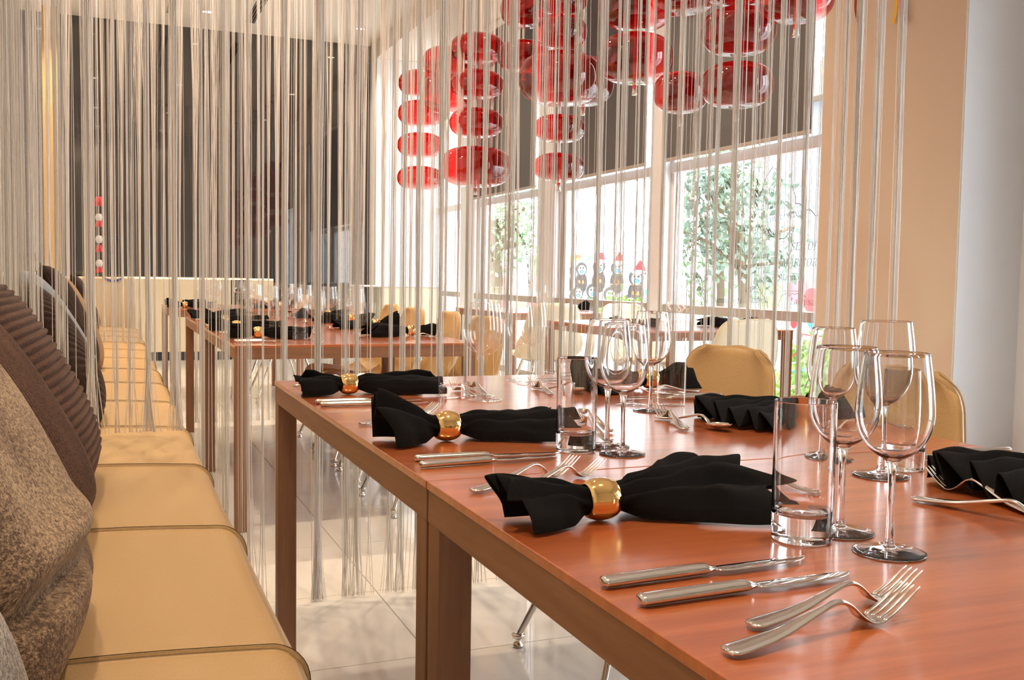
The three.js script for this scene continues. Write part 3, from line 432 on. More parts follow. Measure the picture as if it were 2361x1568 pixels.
function napkin(x, z, turn, v, label, ringLabel, g1, g2, sc = 1) {
  const n = tag(shade(new THREE.Mesh(napG[v % napG.length], M.napkin)), label, 'napkin', g1); n.name = numbered('black_napkin'); n.position.set(x, TH + 0.0005, z); n.rotation.y = turn; n.scale.setScalar(sc); scene.add(n);
  const r = tag(shade(new THREE.Mesh(ringG, M.gold)), ringLabel, 'napkin ring', g2); r.name = numbered('napkin_ring'); r.position.set(x, TH + 0.0005, z); r.rotation.y = turn; r.scale.setScalar(sc); scene.add(r);
}

// ───────────────────────── glasses ─────────────────────────
const glassG = (() => {
  const bowl = smooth([[0.0028, 0.0985], [0.012, 0.1005], [0.024, 0.109], [0.0345, 0.124], [0.0393, 0.143], [0.0388, 0.162], [0.0362, 0.186], [0.0327, 0.21]], 46);
  const inner = bowl.map(([a, b], i) => { const k = i / (bowl.length - 1), th = lerp(0.0024, 0.0009, Math.min(1, k * 3)); return [Math.max(0, a - th), b + (k < 0.3 ? 0.0022 * (1 - k / 0.3) : 0)]; });
  const rim = [bowl.at(-1)[0] - 0.00045, 0.2106];
  const solid = lathe([...bowl, rim, ...inner.reverse(), [0, 0.1015]], 48);
  const stem = lathe([...smooth([[0.0058, 0.0075], [0.0046, 0.016], [0.0038, 0.035], [0.0036, 0.06], [0.0042, 0.084], [0.0068, 0.0965], [0.0105, 0.1]], 26), [0, 0.1008]], 28);
  const foot = lathe([[0, 0], [0.036, 0], [0.0374, 0.0008], [0.0372, 0.0016], ...smooth([[0.034, 0.0022], [0.022, 0.0034], [0.012, 0.0052], [0.0075, 0.007], [0.0058, 0.0082]], 16), [0, 0.0085]], 48);
  const thin = lathe(bowl, 40);
  const tb = smooth([[0.033, 0.03], [0.0331, 0.08], [0.0333, 0.1525]], 12);
  const tsolid = lathe([[0, 0.0004], [0.0305, 0.0004], [0.0325, 0.003], [0.0329, 0.028], ...tb, [0.0326, 0.1535], [0.0317, 0.1528], [0.0312, 0.08], [0.031, 0.036], [0.0275, 0.0292], [0.015, 0.0272], [0, 0.0268]], 48);
  const tthin = lathe(tb, 40), tbase = lathe([[0, 0.0004], [0.0305, 0.0004], [0.0325, 0.003], [0.0329, 0.026], [0.0325, 0.0295], [0.028, 0.0285], [0.012, 0.027], [0, 0.0268]], 40);
  const rimG = new THREE.TorusGeometry(0.0328, 0.0006, 6, 48); rimG.rotateX(Math.PI / 2); const rimT = rimG.clone(); rimG.translate(0, 0.21, 0); rimT.translate(0, 0.1528, 0);
  return { solid, stem, foot, thin, tsolid, tthin, tbase, rimG, rimT };
})();
const gp = {};
function glass(kind, near, x, z, label, group, s = 1, y = TH + 0.0004) {
  const key = kind + near; let o;
  if (!gp[key]) {
    o = gp[key] = thing(kind === 'wine' ? 'wine_glass' : 'tumbler', '', 'glass');
    if (kind === 'wine') { part(o, 'bowl', near ? glassG.solid : glassG.thin, near ? M.glassSolid : M.glassThin); if (!near) part(o, 'rim', glassG.rimG, M.glassThin); part(o, 'stem', glassG.stem, near ? M.glassSolid : M.glassThin); part(o, 'foot', glassG.foot, near ? M.glassSolid : M.glassThin); }
    else if (near) part(o, 'glass_body', glassG.tsolid, M.glassSolid); else { part(o, 'wall', glassG.tthin, M.glassThin); part(o, 'rim', glassG.rimT, M.glassThin); part(o, 'base', glassG.tbase, M.glassThin); }
  } else { o = gp[key].clone(); o.name = numbered(kind === 'wine' ? 'wine_glass' : 'tumbler'); scene.add(o); }
  o.position.set(x, y, z); o.scale.setScalar(s); tag(o, label, 'glass', group); return o;
}

// ───────────────────────── place settings ─────────────────────────
// the front table, measured one by one
{
  const A = 'front table', gK = 'table knives on the front table', gF = 'forks on the front table', gN = 'black napkins on the front table', gR = 'gold napkin rings on the front table', gW = 'wine glasses on the front table', gT = 'tumblers on the front table', gD = 'dessert cutlery on the front table';
  laid('fork', [0.426, -0.612], [0.63, -0.640], 'big silver dinner fork lowest in the picture, lying on the front table corner', gF);
  laid('fork', [0.478, -0.655], [0.68, -0.680], 'silver fork lying just behind the lowest big fork on the front table', gF, 0.95);
  laid('knife', [0.421, -0.735], [0.66, -0.742], 'silver table knife nearer the two big forks, in front of the first black napkin', gK);
  laid('knife', [0.414, -0.791], [0.66, -0.80], 'silver table knife nearer the first black napkin, end beside the tumbler foot', gK);
  napkin(0.531, -1.022, 0.02, 0, 'black napkin at the front, fanned out toward the largest tumbler', 'gold ring around the largest black napkin, at the front of the table', gN, gR);
  laid('fork', [0.435, -1.2], [0.64, -1.29], 'silver dinner fork just past the front napkin, tines over the table joint', gF);
  laid('fork', [0.49, -1.197], [0.67, -1.27], 'smaller silver fork half hidden behind the front napkin', gF, 0.88);
  laid('spoon', [0.845, -1.005], [0.78, -1.16], 'dessert spoon with gleaming bowl right behind the front napkin fan', gD, 0.9);
  laid('dessert_fork', [0.737, -0.972], [0.768, -1.2], 'dessert fork under the front napkin fan, only handle and tine tips showing', gD, 0.9);
  glass('tumbler', 1, 0.701, -0.871, 'largest straight clear tumbler, beside the front napkin fan', gT);
  glass('wine', 1, 0.756, -0.798, 'largest stemmed wine glass, in front of all the others', gW);
  glass('wine', 1, 0.765, -0.884, 'stemmed wine glass right behind the largest tumbler', gW);
  // second place
  laid('knife', [0.42, -1.385], [0.66, -1.398], 'silver table knife nearer the table joint, before the second black napkin', gK);
  laid('knife', [0.429, -1.438], [0.66, -1.42], 'gleaming silver table knife touching the second black napkin shadow', gK);
  napkin(0.536, -1.607, 0.03, 3, 'black napkin in the middle of the bench side, with a tall puffed tail', 'gold ring around the puffed black napkin behind the table joint', gN, gR, 1.05);
  laid('fork', [0.434, -1.815], [0.64, -1.93], 'silver fork sticking out on both sides of the puffed black napkin', gF);
  laid('fork', [0.47, -1.84], [0.66, -1.95], 'second silver fork mostly hidden behind the puffed black napkin', gF, 0.88);
  laid('spoon', [0.85, -1.6], [0.885, -1.8], 'dessert spoon seen through the tumbler beside the puffed napkin', gD, 0.9);
  laid('dessert_fork', [0.797, -1.5], [0.83, -1.73], 'dessert fork behind the tumbler beside the puffed napkin', gD, 0.9);
  glass('tumbler', 1, 0.707, -1.451, 'straight clear tumbler at the tip of the puffed black napkin', gT);
  glass('wine', 1, 0.767, -1.403, 'stemmed wine glass with its foot just past the table joint', gW, 1);
  glass('wine', 1, 0.775, -1.472, 'stemmed wine glass right behind the one at the table joint', gW, 1.02);
  // third place
  laid('knife', [0.415, -2.1], [0.64, -2.085], 'silver table knife nearer the camera of the pair before the farthest bench-side napkin', gK);
  laid('knife', [0.415, -2.148], [0.64, -2.135], 'silver table knife beside the farthest bench-side black napkin', gK);
  napkin(0.524, -2.307, 0.02, 1, 'black napkin farthest along the bench side of the front tables', 'gold ring around the farthest bench-side napkin of the front tables', gN, gR);
  laid('fork', [0.425, -2.49], [0.62, -2.56], 'silver fork peeking out beyond the farthest bench-side napkin', gF);
  laid('spoon', [0.83, -2.2], [0.86, -2.42], 'dessert spoon seen through the farthest bench-side tumbler', gD, 0.9);
  laid('dessert_fork', [0.79, -2.17], [0.8, -2.39], 'dessert fork behind the farthest bench-side tumbler', gD, 0.9);
  glass('tumbler', 0, 0.739, -2.176, 'straight clear tumbler next to the farthest bench-side napkin', gT);
  glass('wine', 0, 0.798, -2.118, 'stemmed wine glass in front of the orange chair backs', gW, 1.06);
  glass('wine', 0, 0.809, -2.192, 'stemmed wine glass hidden right behind the one before the orange chairs', gW, 1.06);
  // the window side, from the far end
  glass('wine', 0, 1.037, -2.489, 'stemmed wine glass farthest on the window side, foot at the table end', gW);
  glass('wine', 0, 1.04, -2.409, 'stemmed wine glass in front of the daylit chair, second from the table end', gW, 1.04);
  glass('tumbler', 0, 1.117, -2.435, 'straight clear tumbler farthest on the window side, before the daylit chair', gT);
  laid('knife', [1.31, -2.49], [1.08, -2.5], 'bright silver knife near the far table end on the window side', gK);
  laid('knife', [1.31, -2.43], [1.08, -2.44], 'bright silver knife just behind the farthest window-side napkin', gK);
  napkin(1.3, -2.235, Math.PI - 0.1, 2, 'black napkin farthest on the window side, seen through wine glasses', 'gold ring of the farthest window-side napkin, behind a wine stem', gN, gR);
  laid('dessert_fork', [0.985, -2.16], [1.018, -2.378], 'dessert fork with its handle gleaming before the farthest window-side tumbler', gD, 0.95);
  laid('spoon', [1.0, -2.3], [1.06, -2.11], 'dessert spoon crossing the fork before the farthest window-side tumbler', gD, 0.95);
  laid('fork', [1.38, -2.13], [1.18, -2.1], 'silver fork beside the farthest window-side black napkin', gF, 0.95);
  // middle window-side place
  glass('wine', 1, 1.078, -1.85, 'stemmed wine glass next to the crossed fork and spoon at mid table', gW, 1.02);
  glass('wine', 0, 1.086, -1.95, 'stemmed wine glass half hidden behind the pair at mid table', gW);
  glass('tumbler', 0, 1.172, -1.922, 'straight clear tumbler at mid table, with black napkin showing through', gT);
  laid('knife', [1.378, -2.03], [1.14, -2.06], 'silver knife pointing to the mid-table tumbler, farther of two', gK);
  laid('knife', [1.335, -1.99], [1.1, -2.02], 'silver knife pointing to the mid-table tumbler, nearer of two', gK);
  napkin(1.31, -1.654, Math.PI + 0.13, 2, 'black pleated napkin fan in front of the tan chair back at mid table', 'gold ring of the mid-table napkin, seen through the largest tumbler', gN, gR, 1.02);
  laid('dessert_fork', [0.998, -1.58], [1.07, -1.83], 'dessert fork crossing a spoon at mid table, tines by the wine glass foot', gD);
  laid('spoon', [1.03, -1.745], [1.068, -1.55], 'dessert spoon at mid table, dark bowl beside the pleated napkin fan', gD);
  laid('fork', [1.41, -1.45], [1.22, -1.5], 'silver fork seen through the largest wine glasses, beside the pleated fan', gF);
  laid('fork', [1.41, -1.41], [1.24, -1.455], 'second silver fork behind the largest wine glasses', gF, 0.9);
  // near window-side place
  glass('wine', 1, 1.046, -1.127, 'stemmed wine glass on the window side, tallest against the beige pillar', gW, 1.08);
  glass('wine', 1, 1.065, -1.262, 'stemmed wine glass beside the beige pillar edge, foot before the table joint', gW);
  glass('tumbler', 1, 1.117, -1.161, 'straight clear tumbler partly hidden behind the largest wine glass', gT);
  laid('knife', [1.405, -1.218], [1.165, -1.224], 'silver knife along the table joint on the window side', gK);
  laid('knife', [1.4, -1.17], [1.16, -1.185], 'silver knife touching the black napkin at the picture edge', gK);
  napkin(1.275, -0.975, Math.PI + 0.05, 2, 'black pleated napkin cut off by the picture edge', 'gold ring of the napkin cut off by the picture edge', gN, gR, 1.04);
  laid('dessert_fork', [1.045, -0.855], [1.076, -1.085], 'dessert fork crossing a spoon before the napkin at the picture edge', gD);
  laid('spoon', [0.968, -0.985], [1.01, -0.83], 'dessert spoon with dark bowl at the picture edge', gD);
}
// the other tables, laid in the same manner
function lay(tx0, tx1, list, table) {
  for (const [side, z0, ord, far] of list) {
    const s = side === 'bench' || side === 'aisle' ? 1 : -1, X = (d) => (s > 0 ? tx0 + d : tx1 - d), Z = (d) => z0 + s * d, j = () => (rnd() - 0.5) * 0.03;
    const where = `${ord} ${side}-side place, ${table}`, G = (k) => `${k} on the ${table}`;
    napkin(X(0.135) + j(), Z(0) + j(), (s > 0 ? 0 : Math.PI) + j() * 5, Math.floor(rnd() * 4), `black napkin bundle, ${where}`, `gold napkin ring, ${where}`, G('black napkins'), G('gold napkin rings'), 1.04);
    glass('tumbler', 0, X(0.3) + j(), Z(0.16) + j(), `straight clear tumbler, ${where}`, G('tumblers'));
    glass('wine', 0, X(0.36) + j() * 0.5, Z(0.24) + j() * 0.5, `wine glass next to the tumbler, ${where}`, G('wine glasses'), 1.02);
    glass('wine', 0, X(0.37) + j() * 0.5, Z(0.155) + j() * 0.5, `wine glass toward the napkin fan, ${where}`, G('wine glasses'), 1.04);
    if (far) continue;
    const k1 = Z(0.215) + j() * 0.3, k2 = k1 + s * 0.05;
    laid('knife', [X(0.02), k2], [X(0.25), k2], `table knife farther from the napkin, ${where}`, G('table knives')); laid('knife', [X(0.02), k1], [X(0.25), k1 + j() * 0.3], `table knife closer to the napkin, ${where}`, G('table knives'));
    laid('fork', [X(0.03), Z(-0.17)], [X(0.22), Z(-0.2)], `dinner fork, ${where}`, G('forks')); laid('spoon', [X(0.42), Z(-0.02)], [X(0.43), Z(-0.2)], `dessert spoon, ${where}`, G('dessert spoons'), 0.9);
  }
}
const nth = ['first', 'second', 'third', 'fourth'];
lay(0.455, 1.465, [-4.42, -5.0, -5.68, -6.36].map((z, i) => ['bench', z, nth[i]]).concat([-4.5, -5.15, -5.82, -6.45].map((z, i) => ['chair', z, nth[i]])), 'table row behind the first curtain');
lay(0.43, 1.44, [['bench', -8.34, 'nearer', 1], ['bench', -8.98, 'farther', 1], ['chair', -8.3, 'nearer', 1], ['chair', -8.96, 'farther', 1]], 'farthest table');
lay(2.74, 3.74, [['aisle', -5.25, 'nearer', 1], ['window', -5.2, 'nearer', 1]], 'window table by the pillar');
lay(2.98, 3.98, [['window', -8.0, 'single', 1]], 'far window table');

// ───────────────────────── cushions ─────────────────────────
function cushionGeo(w, h, t, o = {}) {
  const NU = o.nu || 60, NV = o.nv || 60, side = (sg) => {
    const P = [];
    for (let i = 0; i <= NU; i++) {
      P.push([]); for (let j = 0; j <= NV; j++) {
        const u = (i / NU) * 2 - 1, v = (j / NV) * 2 - 1, eu = 1 - Math.abs(u) ** 2.6, ev = 1 - Math.abs(v) ** 2.6;
        const th = Math.pow(Math.max(0, eu * ev), 0.42), pin = 0.075;
        let x = (w / 2) * u * (1 - pin * (1 - v * v) * Math.abs(u)), y = (h / 2) * v * (1 - pin * (1 - u * u) * Math.abs(v)), z = sg * (t / 2) * th;
        const d = o.relief ? o.relief(u, v, th, sg) : 0; z += sg * d * Math.min(1, th * 2.2);
        if (o.edge) { const e = o.edge(u, v) * (1 - Math.min(1, th * 1.6)); x += e * Math.sign(u) * Math.abs(u) ** 8; }
        if (o.fold) z += o.fold(u, v, sg) * Math.min(1, th * 3);
        P[i].push(V3(x, y, z));
      }
    } return P;
  };
  const a = gridGeo(side(1)), b = gridGeo(side(-1)); const idx = b.index.array; for (let k = 0; k < idx.length; k += 3) { const q = idx[k]; idx[k] = idx[k + 1]; idx[k + 1] = q; }
  const uv = (g) => { const p = g.attributes.position, q = new Float32Array(p.count * 2); for (let i = 0; i < p.count; i++) { q[2 * i] = p.getX(i); q[2 * i + 1] = p.getY(i); } g.setAttribute('uv', new THREE.BufferAttribute(q, 2)); g.deleteAttribute('normal'); return g; };
  const m = mergeVertices(mergeGeometries([uv(a), uv(b)]), 1e-5); m.computeVertexNormals(); return m;
}
const welt = (w, h) => { const p = []; for (let k = 0; k < 72; k++) { const a = (k / 72) * Math.PI * 2, c = Math.cos(a), s = Math.sin(a), q = 1 / Math.max(Math.abs(c), Math.abs(s)), u = c * q, v = s * q; p.push([(w / 2) * u * (1 - 0.075 * (1 - v * v) * Math.abs(u)), (h / 2) * v * (1 - 0.075 * (1 - u * u) * Math.abs(v)), 0]); } return tube(p, 0.0035, 200, 6, true); };
const fab = (t, b, bs, sheen = 0.5) => phy({ map: t, roughness: 0.95, sheen, sheenColor: C(0.5, 0.42, 0.36), sheenRoughness: 0.6, bumpMap: scaled(grainBump(80, 91), 8, 8), bumpScale: bs, specularIntensity: 0.3 });
const heather = scaled(flecks([[78, 62, 52], [112, 90, 72], [150, 124, 98], [182, 156, 126]], 5), 2.2, 2.2), greyHeather = scaled(flecks([[92, 88, 84], [132, 124, 116], [172, 160, 146], [196, 184, 168]], 7), 2.2, 2.2), brown = scaled(flecks([[62, 44, 36], [84, 60, 48], [98, 72, 58]], 8), 3, 3), darkB = scaled(flecks([[40, 30, 26], [58, 44, 38], [70, 54, 46]], 9), 3, 3);
const fHeather = fab(heather, 1, 0.0012), fGrey = fab(greyHeather, 1, 0.001), fBrown = fab(brown, 1, 0.0006), fDark = fab(darkB, 1, 0.0005), fVelvet = phy({ color: C(0.16, 0.18, 0.21), roughness: 0.7, sheen: 1, sheenColor: C(0.5, 0.55, 0.62), sheenRoughness: 0.35 }), fTan = fab(scaled(flecks([[110, 88, 66], [136, 110, 84], [150, 124, 96]], 10), 3, 3), 1, 0.0006);
// a cushion stands on its lower edge and leans on the backrest; lean is from the upright, swing turns its face to the camera
function cushion(geo, mat, w, h, zc, o, label, name = 'cushion') {
  const t = thing(name, label, 'cushion'), g = new THREE.Matrix4().makeBasis(V3(0, 0, -1), V3(-Math.sin(o.lean), Math.cos(o.lean), 0), V3(Math.cos(o.lean), Math.sin(o.lean), 0));
  t.quaternion.setFromAxisAngle(V3(0, 1, 0), o.swing || 0).multiply(new THREE.Quaternion().setFromRotationMatrix(g)).multiply(new THREE.Quaternion().setFromAxisAngle(V3(0, 0, 1), o.spin || 0));
  t.position.set(o.x, o.y, zc); part(t, 'cover', geo, mat); if (o.welt !== false) part(t, 'welt', welt(w, h), o.weltMat || mat); return t;
}
const ribs = (n, amp, axis, wav = 0) => (u, v, th) => { const q = axis === 'v' ? v : axis === 'u' ? u : 0.8 * v + 0.45 * u, c = Math.cos((q + wav * Math.sin(u * 9 + v * 4)) * Math.PI * n); return amp * (Math.sqrt(Math.abs(0.5 + 0.5 * c)) - 0.6); };
cushion(cushionGeo(0.46, 0.46, 0.16, { fold: (u, v) => 0.008 * Math.sin(u * 4 + v * 3) }), fGrey, 0.46, 0.46, -0.86, { x: -0.22, y: 0.77, lean: 0.5, swing: -0.12 }, 'pale grey heathered cushion at the very corner of the picture');
cushion(cushionGeo(0.48, 0.48, 0.19, { nu: 80, nv: 80, fold: (u, v, sg) => sg > 0 ? -0.03 * Math.exp(-(((v + 0.66 + 0.1 * u) / 0.075) ** 2)) * sstep(-u, -0.9, 0.5) + 0.012 * Math.exp(-(((v + 0.5) / 0.12) ** 2)) + 0.006 * Math.sin(u * 5 - v * 3) : 0 }), fHeather, 0.48, 0.48, -1.3, { x: -0.17, y: 0.785, lean: 0.5, swing: -0.06 }, 'large beige-brown heathered cushion with a deep crease near its lower corner');
cushion(cushionGeo(0.47, 0.47, 0.15, { nu: 240, nv: 40, relief: ribs(34, 0.0042, 'u', 0.006) }), fBrown, 0.47, 0.47, -1.84, { x: -0.165, y: 0.78, lean: 0.52, swing: -0.05 }, 'brown finely pleated cushion squeezed between the beige and the ribbed ones');
cushion(cushionGeo(0.48, 0.5, 0.17, { nu: 40, nv: 300, relief: ribs(27, 0.008, 'v'), edge: (u, v) => 0.006 * Math.cos(v * Math.PI * 27) }), fBrown, 0.48, 0.5, -2.28, { x: -0.165, y: 0.8, lean: 0.5, swing: -0.03, welt: false }, 'dark brown cushion with thick horizontal ribs, in front of the string curtain');
cushion(cushionGeo(0.5, 0.48, 0.16, { nu: 220, nv: 120, relief: ribs(22, 0.006, 'd', 0.012) }), fDark, 0.5, 0.48, -3.45, { x: -0.15, y: 0.78, lean: 0.5, swing: 0.02 }, 'dark cushion with wavy slanting ribs just behind the thick string bundles');
cushion(cushionGeo(0.5, 0.5, 0.14), fVelvet, 0.5, 0.5, -3.98, { x: -0.175, y: 0.815, lean: 0.52, swing: 0.03 }, 'blue-grey velvet cushion tucked behind the wavy dark one');
cushion(cushionGeo(0.52, 0.5, 0.15, { nu: 260, nv: 40, relief: ribs(26, 0.004, 'u', 0.008) }), fDark, 0.52, 0.5, -4.75, { x: -0.17, y: 0.83, lean: 0.42, swing: 0.05 }, 'dark corduroy cushion with a peaked top corner, beyond the velvet one');
cushion(cushionGeo(0.5, 0.5, 0.14), fTan, 0.5, 0.5, -5.3, { x: -0.15, y: 0.8, lean: 0.42, swing: 0.05 }, 'plain tan cushion right behind the peaked corduroy one');
cushion(cushionGeo(0.46, 0.46, 0.13), fDark, 0.46, 0.46, -7.9, { x: -0.17, y: 0.8, lean: 0.4 }, 'small dark cushion far down the bench near the end panel');

// ───────────────────────── string curtains ─────────────────────────
function stringCurtain(label, zc, x0, x1, seed, dens, dense) {
  const r = mulberry(seed), ga = () => (r() + r() + r() + r() - 2) * 1.2, pos = [], idx = [];
  const add = (pts, rad) => { const b = pos.length / 3, S = 3; pts.forEach(([x, y, z]) => { for (let k = 0; k < S; k++) { const a = (k / S) * Math.PI * 2 + 0.5; pos.push(x + rad * Math.cos(a), y, z + rad * Math.sin(a)); } }); for (let i = 0; i < pts.length - 1; i++) for (let k = 0; k < S; k++) { const a = b + i * S + k, c = b + i * S + (k + 1) % S; idx.push(a, c, a + S, c, c + S, a + S); } };
  const string = (xt, xb, zo, zb, n) => {
    if (xt < x0 || xt > x1) return;
    const yb = xb < -0.34 ? 1.02 : xb < 0.2 ? 0.562 : xb < 0.25 ? 0.004 : 0.004, rad = 0.0009 + r() * 0.0003, pts = [], yt = HC - 0.02, fl = ga() * 0.016, bow = ga() * 0.006;
    const low = xb >= 0.2 && xb < 0.25 ? Math.max(xb, 0.245) : xb;
    for (const k of [0, 0.25, 0.5, 0.68, 0.8, 0.88, 0.95, 0.985, 1]) { const e = sstep(k, -0.15, 0.8), f = k > 0.9 ? ((k - 0.9) / 0.1) ** 2 : 0; pts.push([lerp(xt, low, e) + fl * f + bow * Math.sin(k * Math.PI), lerp(yt, yb, k), zc + lerp(zo, zb, e) + Math.abs(fl) * 0.7 * f]); }
    add(pts, rad);
  };
  // bundles: strings spread out along the track and drawn together lower down
  for (let x = x0; x < x1;) {
    const wide = r() < 0.5, w = wide ? 0.05 + r() * 0.06 : 0.012 + r() * 0.035, n = Math.round(w * dens * (0.55 + 0.9 * r()) * (x < dense ? 2.6 : 1)), cx = x + w / 2 + (r() - 0.5) * 0.02, tight = wide ? 0.0055 : 0.003 + r() * 0.009;
    for (let i = 0; i < n; i++) { const loose = r() < 0.1; string(x + w * r() * 1.15, loose ? cx + ga() * 0.03 : cx + ga() * (x < dense ? w * 0.35 : tight), ga() * 0.011, ga() * (wide ? 0.006 : 0.005), i); }
    x += w + r() * r() * 0.03;
  }
  const g = new THREE.BufferGeometry(); g.setAttribute('position', new THREE.Float32BufferAttribute(pos, 3)); g.setIndex(idx); g.computeVertexNormals();
  const t = thing('string_curtain', label, 'curtain'); t.userData.kind = 'stuff'; const m = part(t, 'strings', g, M.string); m.userData = { kind: 'stuff' };
  part(t, 'curtain_track', boxAt(x0, x1, HC - 0.03, HC - 0.001, zc - 0.02, zc + 0.02, 0.002), M.frame); return t;
}
stringCurtain('white string curtain hanging just behind the front tables, in thick and thin bundles', CUR, XL + 0.02, 2.9, 77, 400, -0.2);
stringCurtain('second white string curtain hanging beyond the middle table row', CUR2, XL + 0.02, 2.9, 78, 360, -0.5);

// ───────────────────────── red glass lamps ─────────────────────────
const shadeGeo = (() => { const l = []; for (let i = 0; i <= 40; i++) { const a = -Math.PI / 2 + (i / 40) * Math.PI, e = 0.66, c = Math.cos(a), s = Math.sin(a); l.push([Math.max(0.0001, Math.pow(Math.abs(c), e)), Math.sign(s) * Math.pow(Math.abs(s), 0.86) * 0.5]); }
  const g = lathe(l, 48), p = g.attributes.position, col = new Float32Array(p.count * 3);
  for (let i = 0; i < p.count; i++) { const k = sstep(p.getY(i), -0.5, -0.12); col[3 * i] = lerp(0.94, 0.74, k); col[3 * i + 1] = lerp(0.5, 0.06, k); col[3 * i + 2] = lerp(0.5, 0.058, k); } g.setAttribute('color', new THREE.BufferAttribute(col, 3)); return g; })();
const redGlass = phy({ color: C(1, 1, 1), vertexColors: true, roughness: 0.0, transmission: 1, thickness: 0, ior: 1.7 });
const rodMat = std({ color: C(0.75, 0.74, 0.72), metalness: 1, roughness: 0.22 });
function pendant(x, list, label) {
  const z = list[0][0], t = thing('pendant_lamp', label, 'lamp', [x, 0, z], 0, 'columns of red glass lamps'), top = x > 3.28 ? HS : HC, low = Math.min(...list.map((l) => l[1] - l[3] / 2)) - 0.055;
  part(t, 'rod', (() => { const g = new THREE.CylinderGeometry(0.011, 0.011, top - low, 16); g.translate(0, (top + low) / 2, 0); return g; })(), rodMat);
  const cap = lathe([[0, 0], [0.0145, 0], [0.0145, 0.012], [0.0125, 0.014], [0.0125, 0.05], [0, 0.05]], 20); cap.translate(0, low - 0.004, 0); part(t, 'end_cap', cap, rodMat);
  part(t, 'ceiling_rose', lathe([[0, 0], [0.05, 0], [0.06, 0.01], [0.06, 0.024], [0, 0.024]].map(([a, b]) => [a, top - 0.026 + b]), 28), rodMat);
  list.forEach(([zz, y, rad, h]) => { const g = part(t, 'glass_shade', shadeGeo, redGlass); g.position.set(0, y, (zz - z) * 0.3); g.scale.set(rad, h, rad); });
}
pendant(2.7, [[-8.97, 2.819, 0.208, 0.235], [-8.97, 2.541, 0.21, 0.235], [-8.97, 2.25, 0.214, 0.226], [-8.97, 1.947, 0.213, 0.219]], 'slim column of four equal red glass lamps, farthest from the pillar');
pendant(2.75, [[-8.34, 2.9, 0.22, 0.25], [-8.34, 2.628, 0.225, 0.34]], 'column of two red glass lamps half hidden behind the four-lamp columns');
pendant(2.6, [[-7.17, 2.758, 0.205, 0.217], [-7.17, 2.489, 0.204, 0.21], [-7.17, 2.201, 0.205, 0.218], [-7.17, 1.87, 0.274, 0.304]], 'column of three smaller red glass lamps over one wide lamp');
pendant(2.7, [[-7.81, 2.767, 0.196, 0.213]], 'single red glass lamp behind the top of the three-over-one column');
pendant(2.7, [[-6.5, 2.9, 0.167, 0.243], [-6.5, 2.577, 0.181, 0.211]], 'column of two red glass lamps just behind the largest bright red lamp');
pendant(2.45, [[-5.33, 2.65, 0.15, 0.175], [-5.33, 2.462, 0.151, 0.186], [-5.33, 2.193, 0.245, 0.299], [-5.33, 1.907, 0.15, 0.157], [-5.33, 1.683, 0.15, 0.163]], 'column with the largest bright red lamp and two small ones below it');
pendant(2.75, [[-5.64, 2.259, 0.19, 0.3]], 'red glass lamp overlapped by the largest bright red lamp');
pendant(2.5, [[-4.53, 2.419, 0.187, 0.232], [-4.53, 2.157, 0.194, 0.247]], 'column of two wide red lamps in the middle of the dark blinds');
pendant(2.45, [[-4.0, 2.34, 0.157, 0.177], [-4.0, 1.895, 0.126, 0.185]], 'column ending in a glowing orange-red lamp on a long bare rod');
pendant(2.5, [[-3.63, 2.29, 0.154, 0.168], [-3.63, 2.095, 0.158, 0.196], [-3.63, 1.87, 0.154, 0.189]], 'column of deep red lamps closest to the beige pillar');
pendant(2.55, [[-3.31, 2.163, 0.147, 0.19]], 'red glass lamp cut off by the top of the picture beside the pillar');

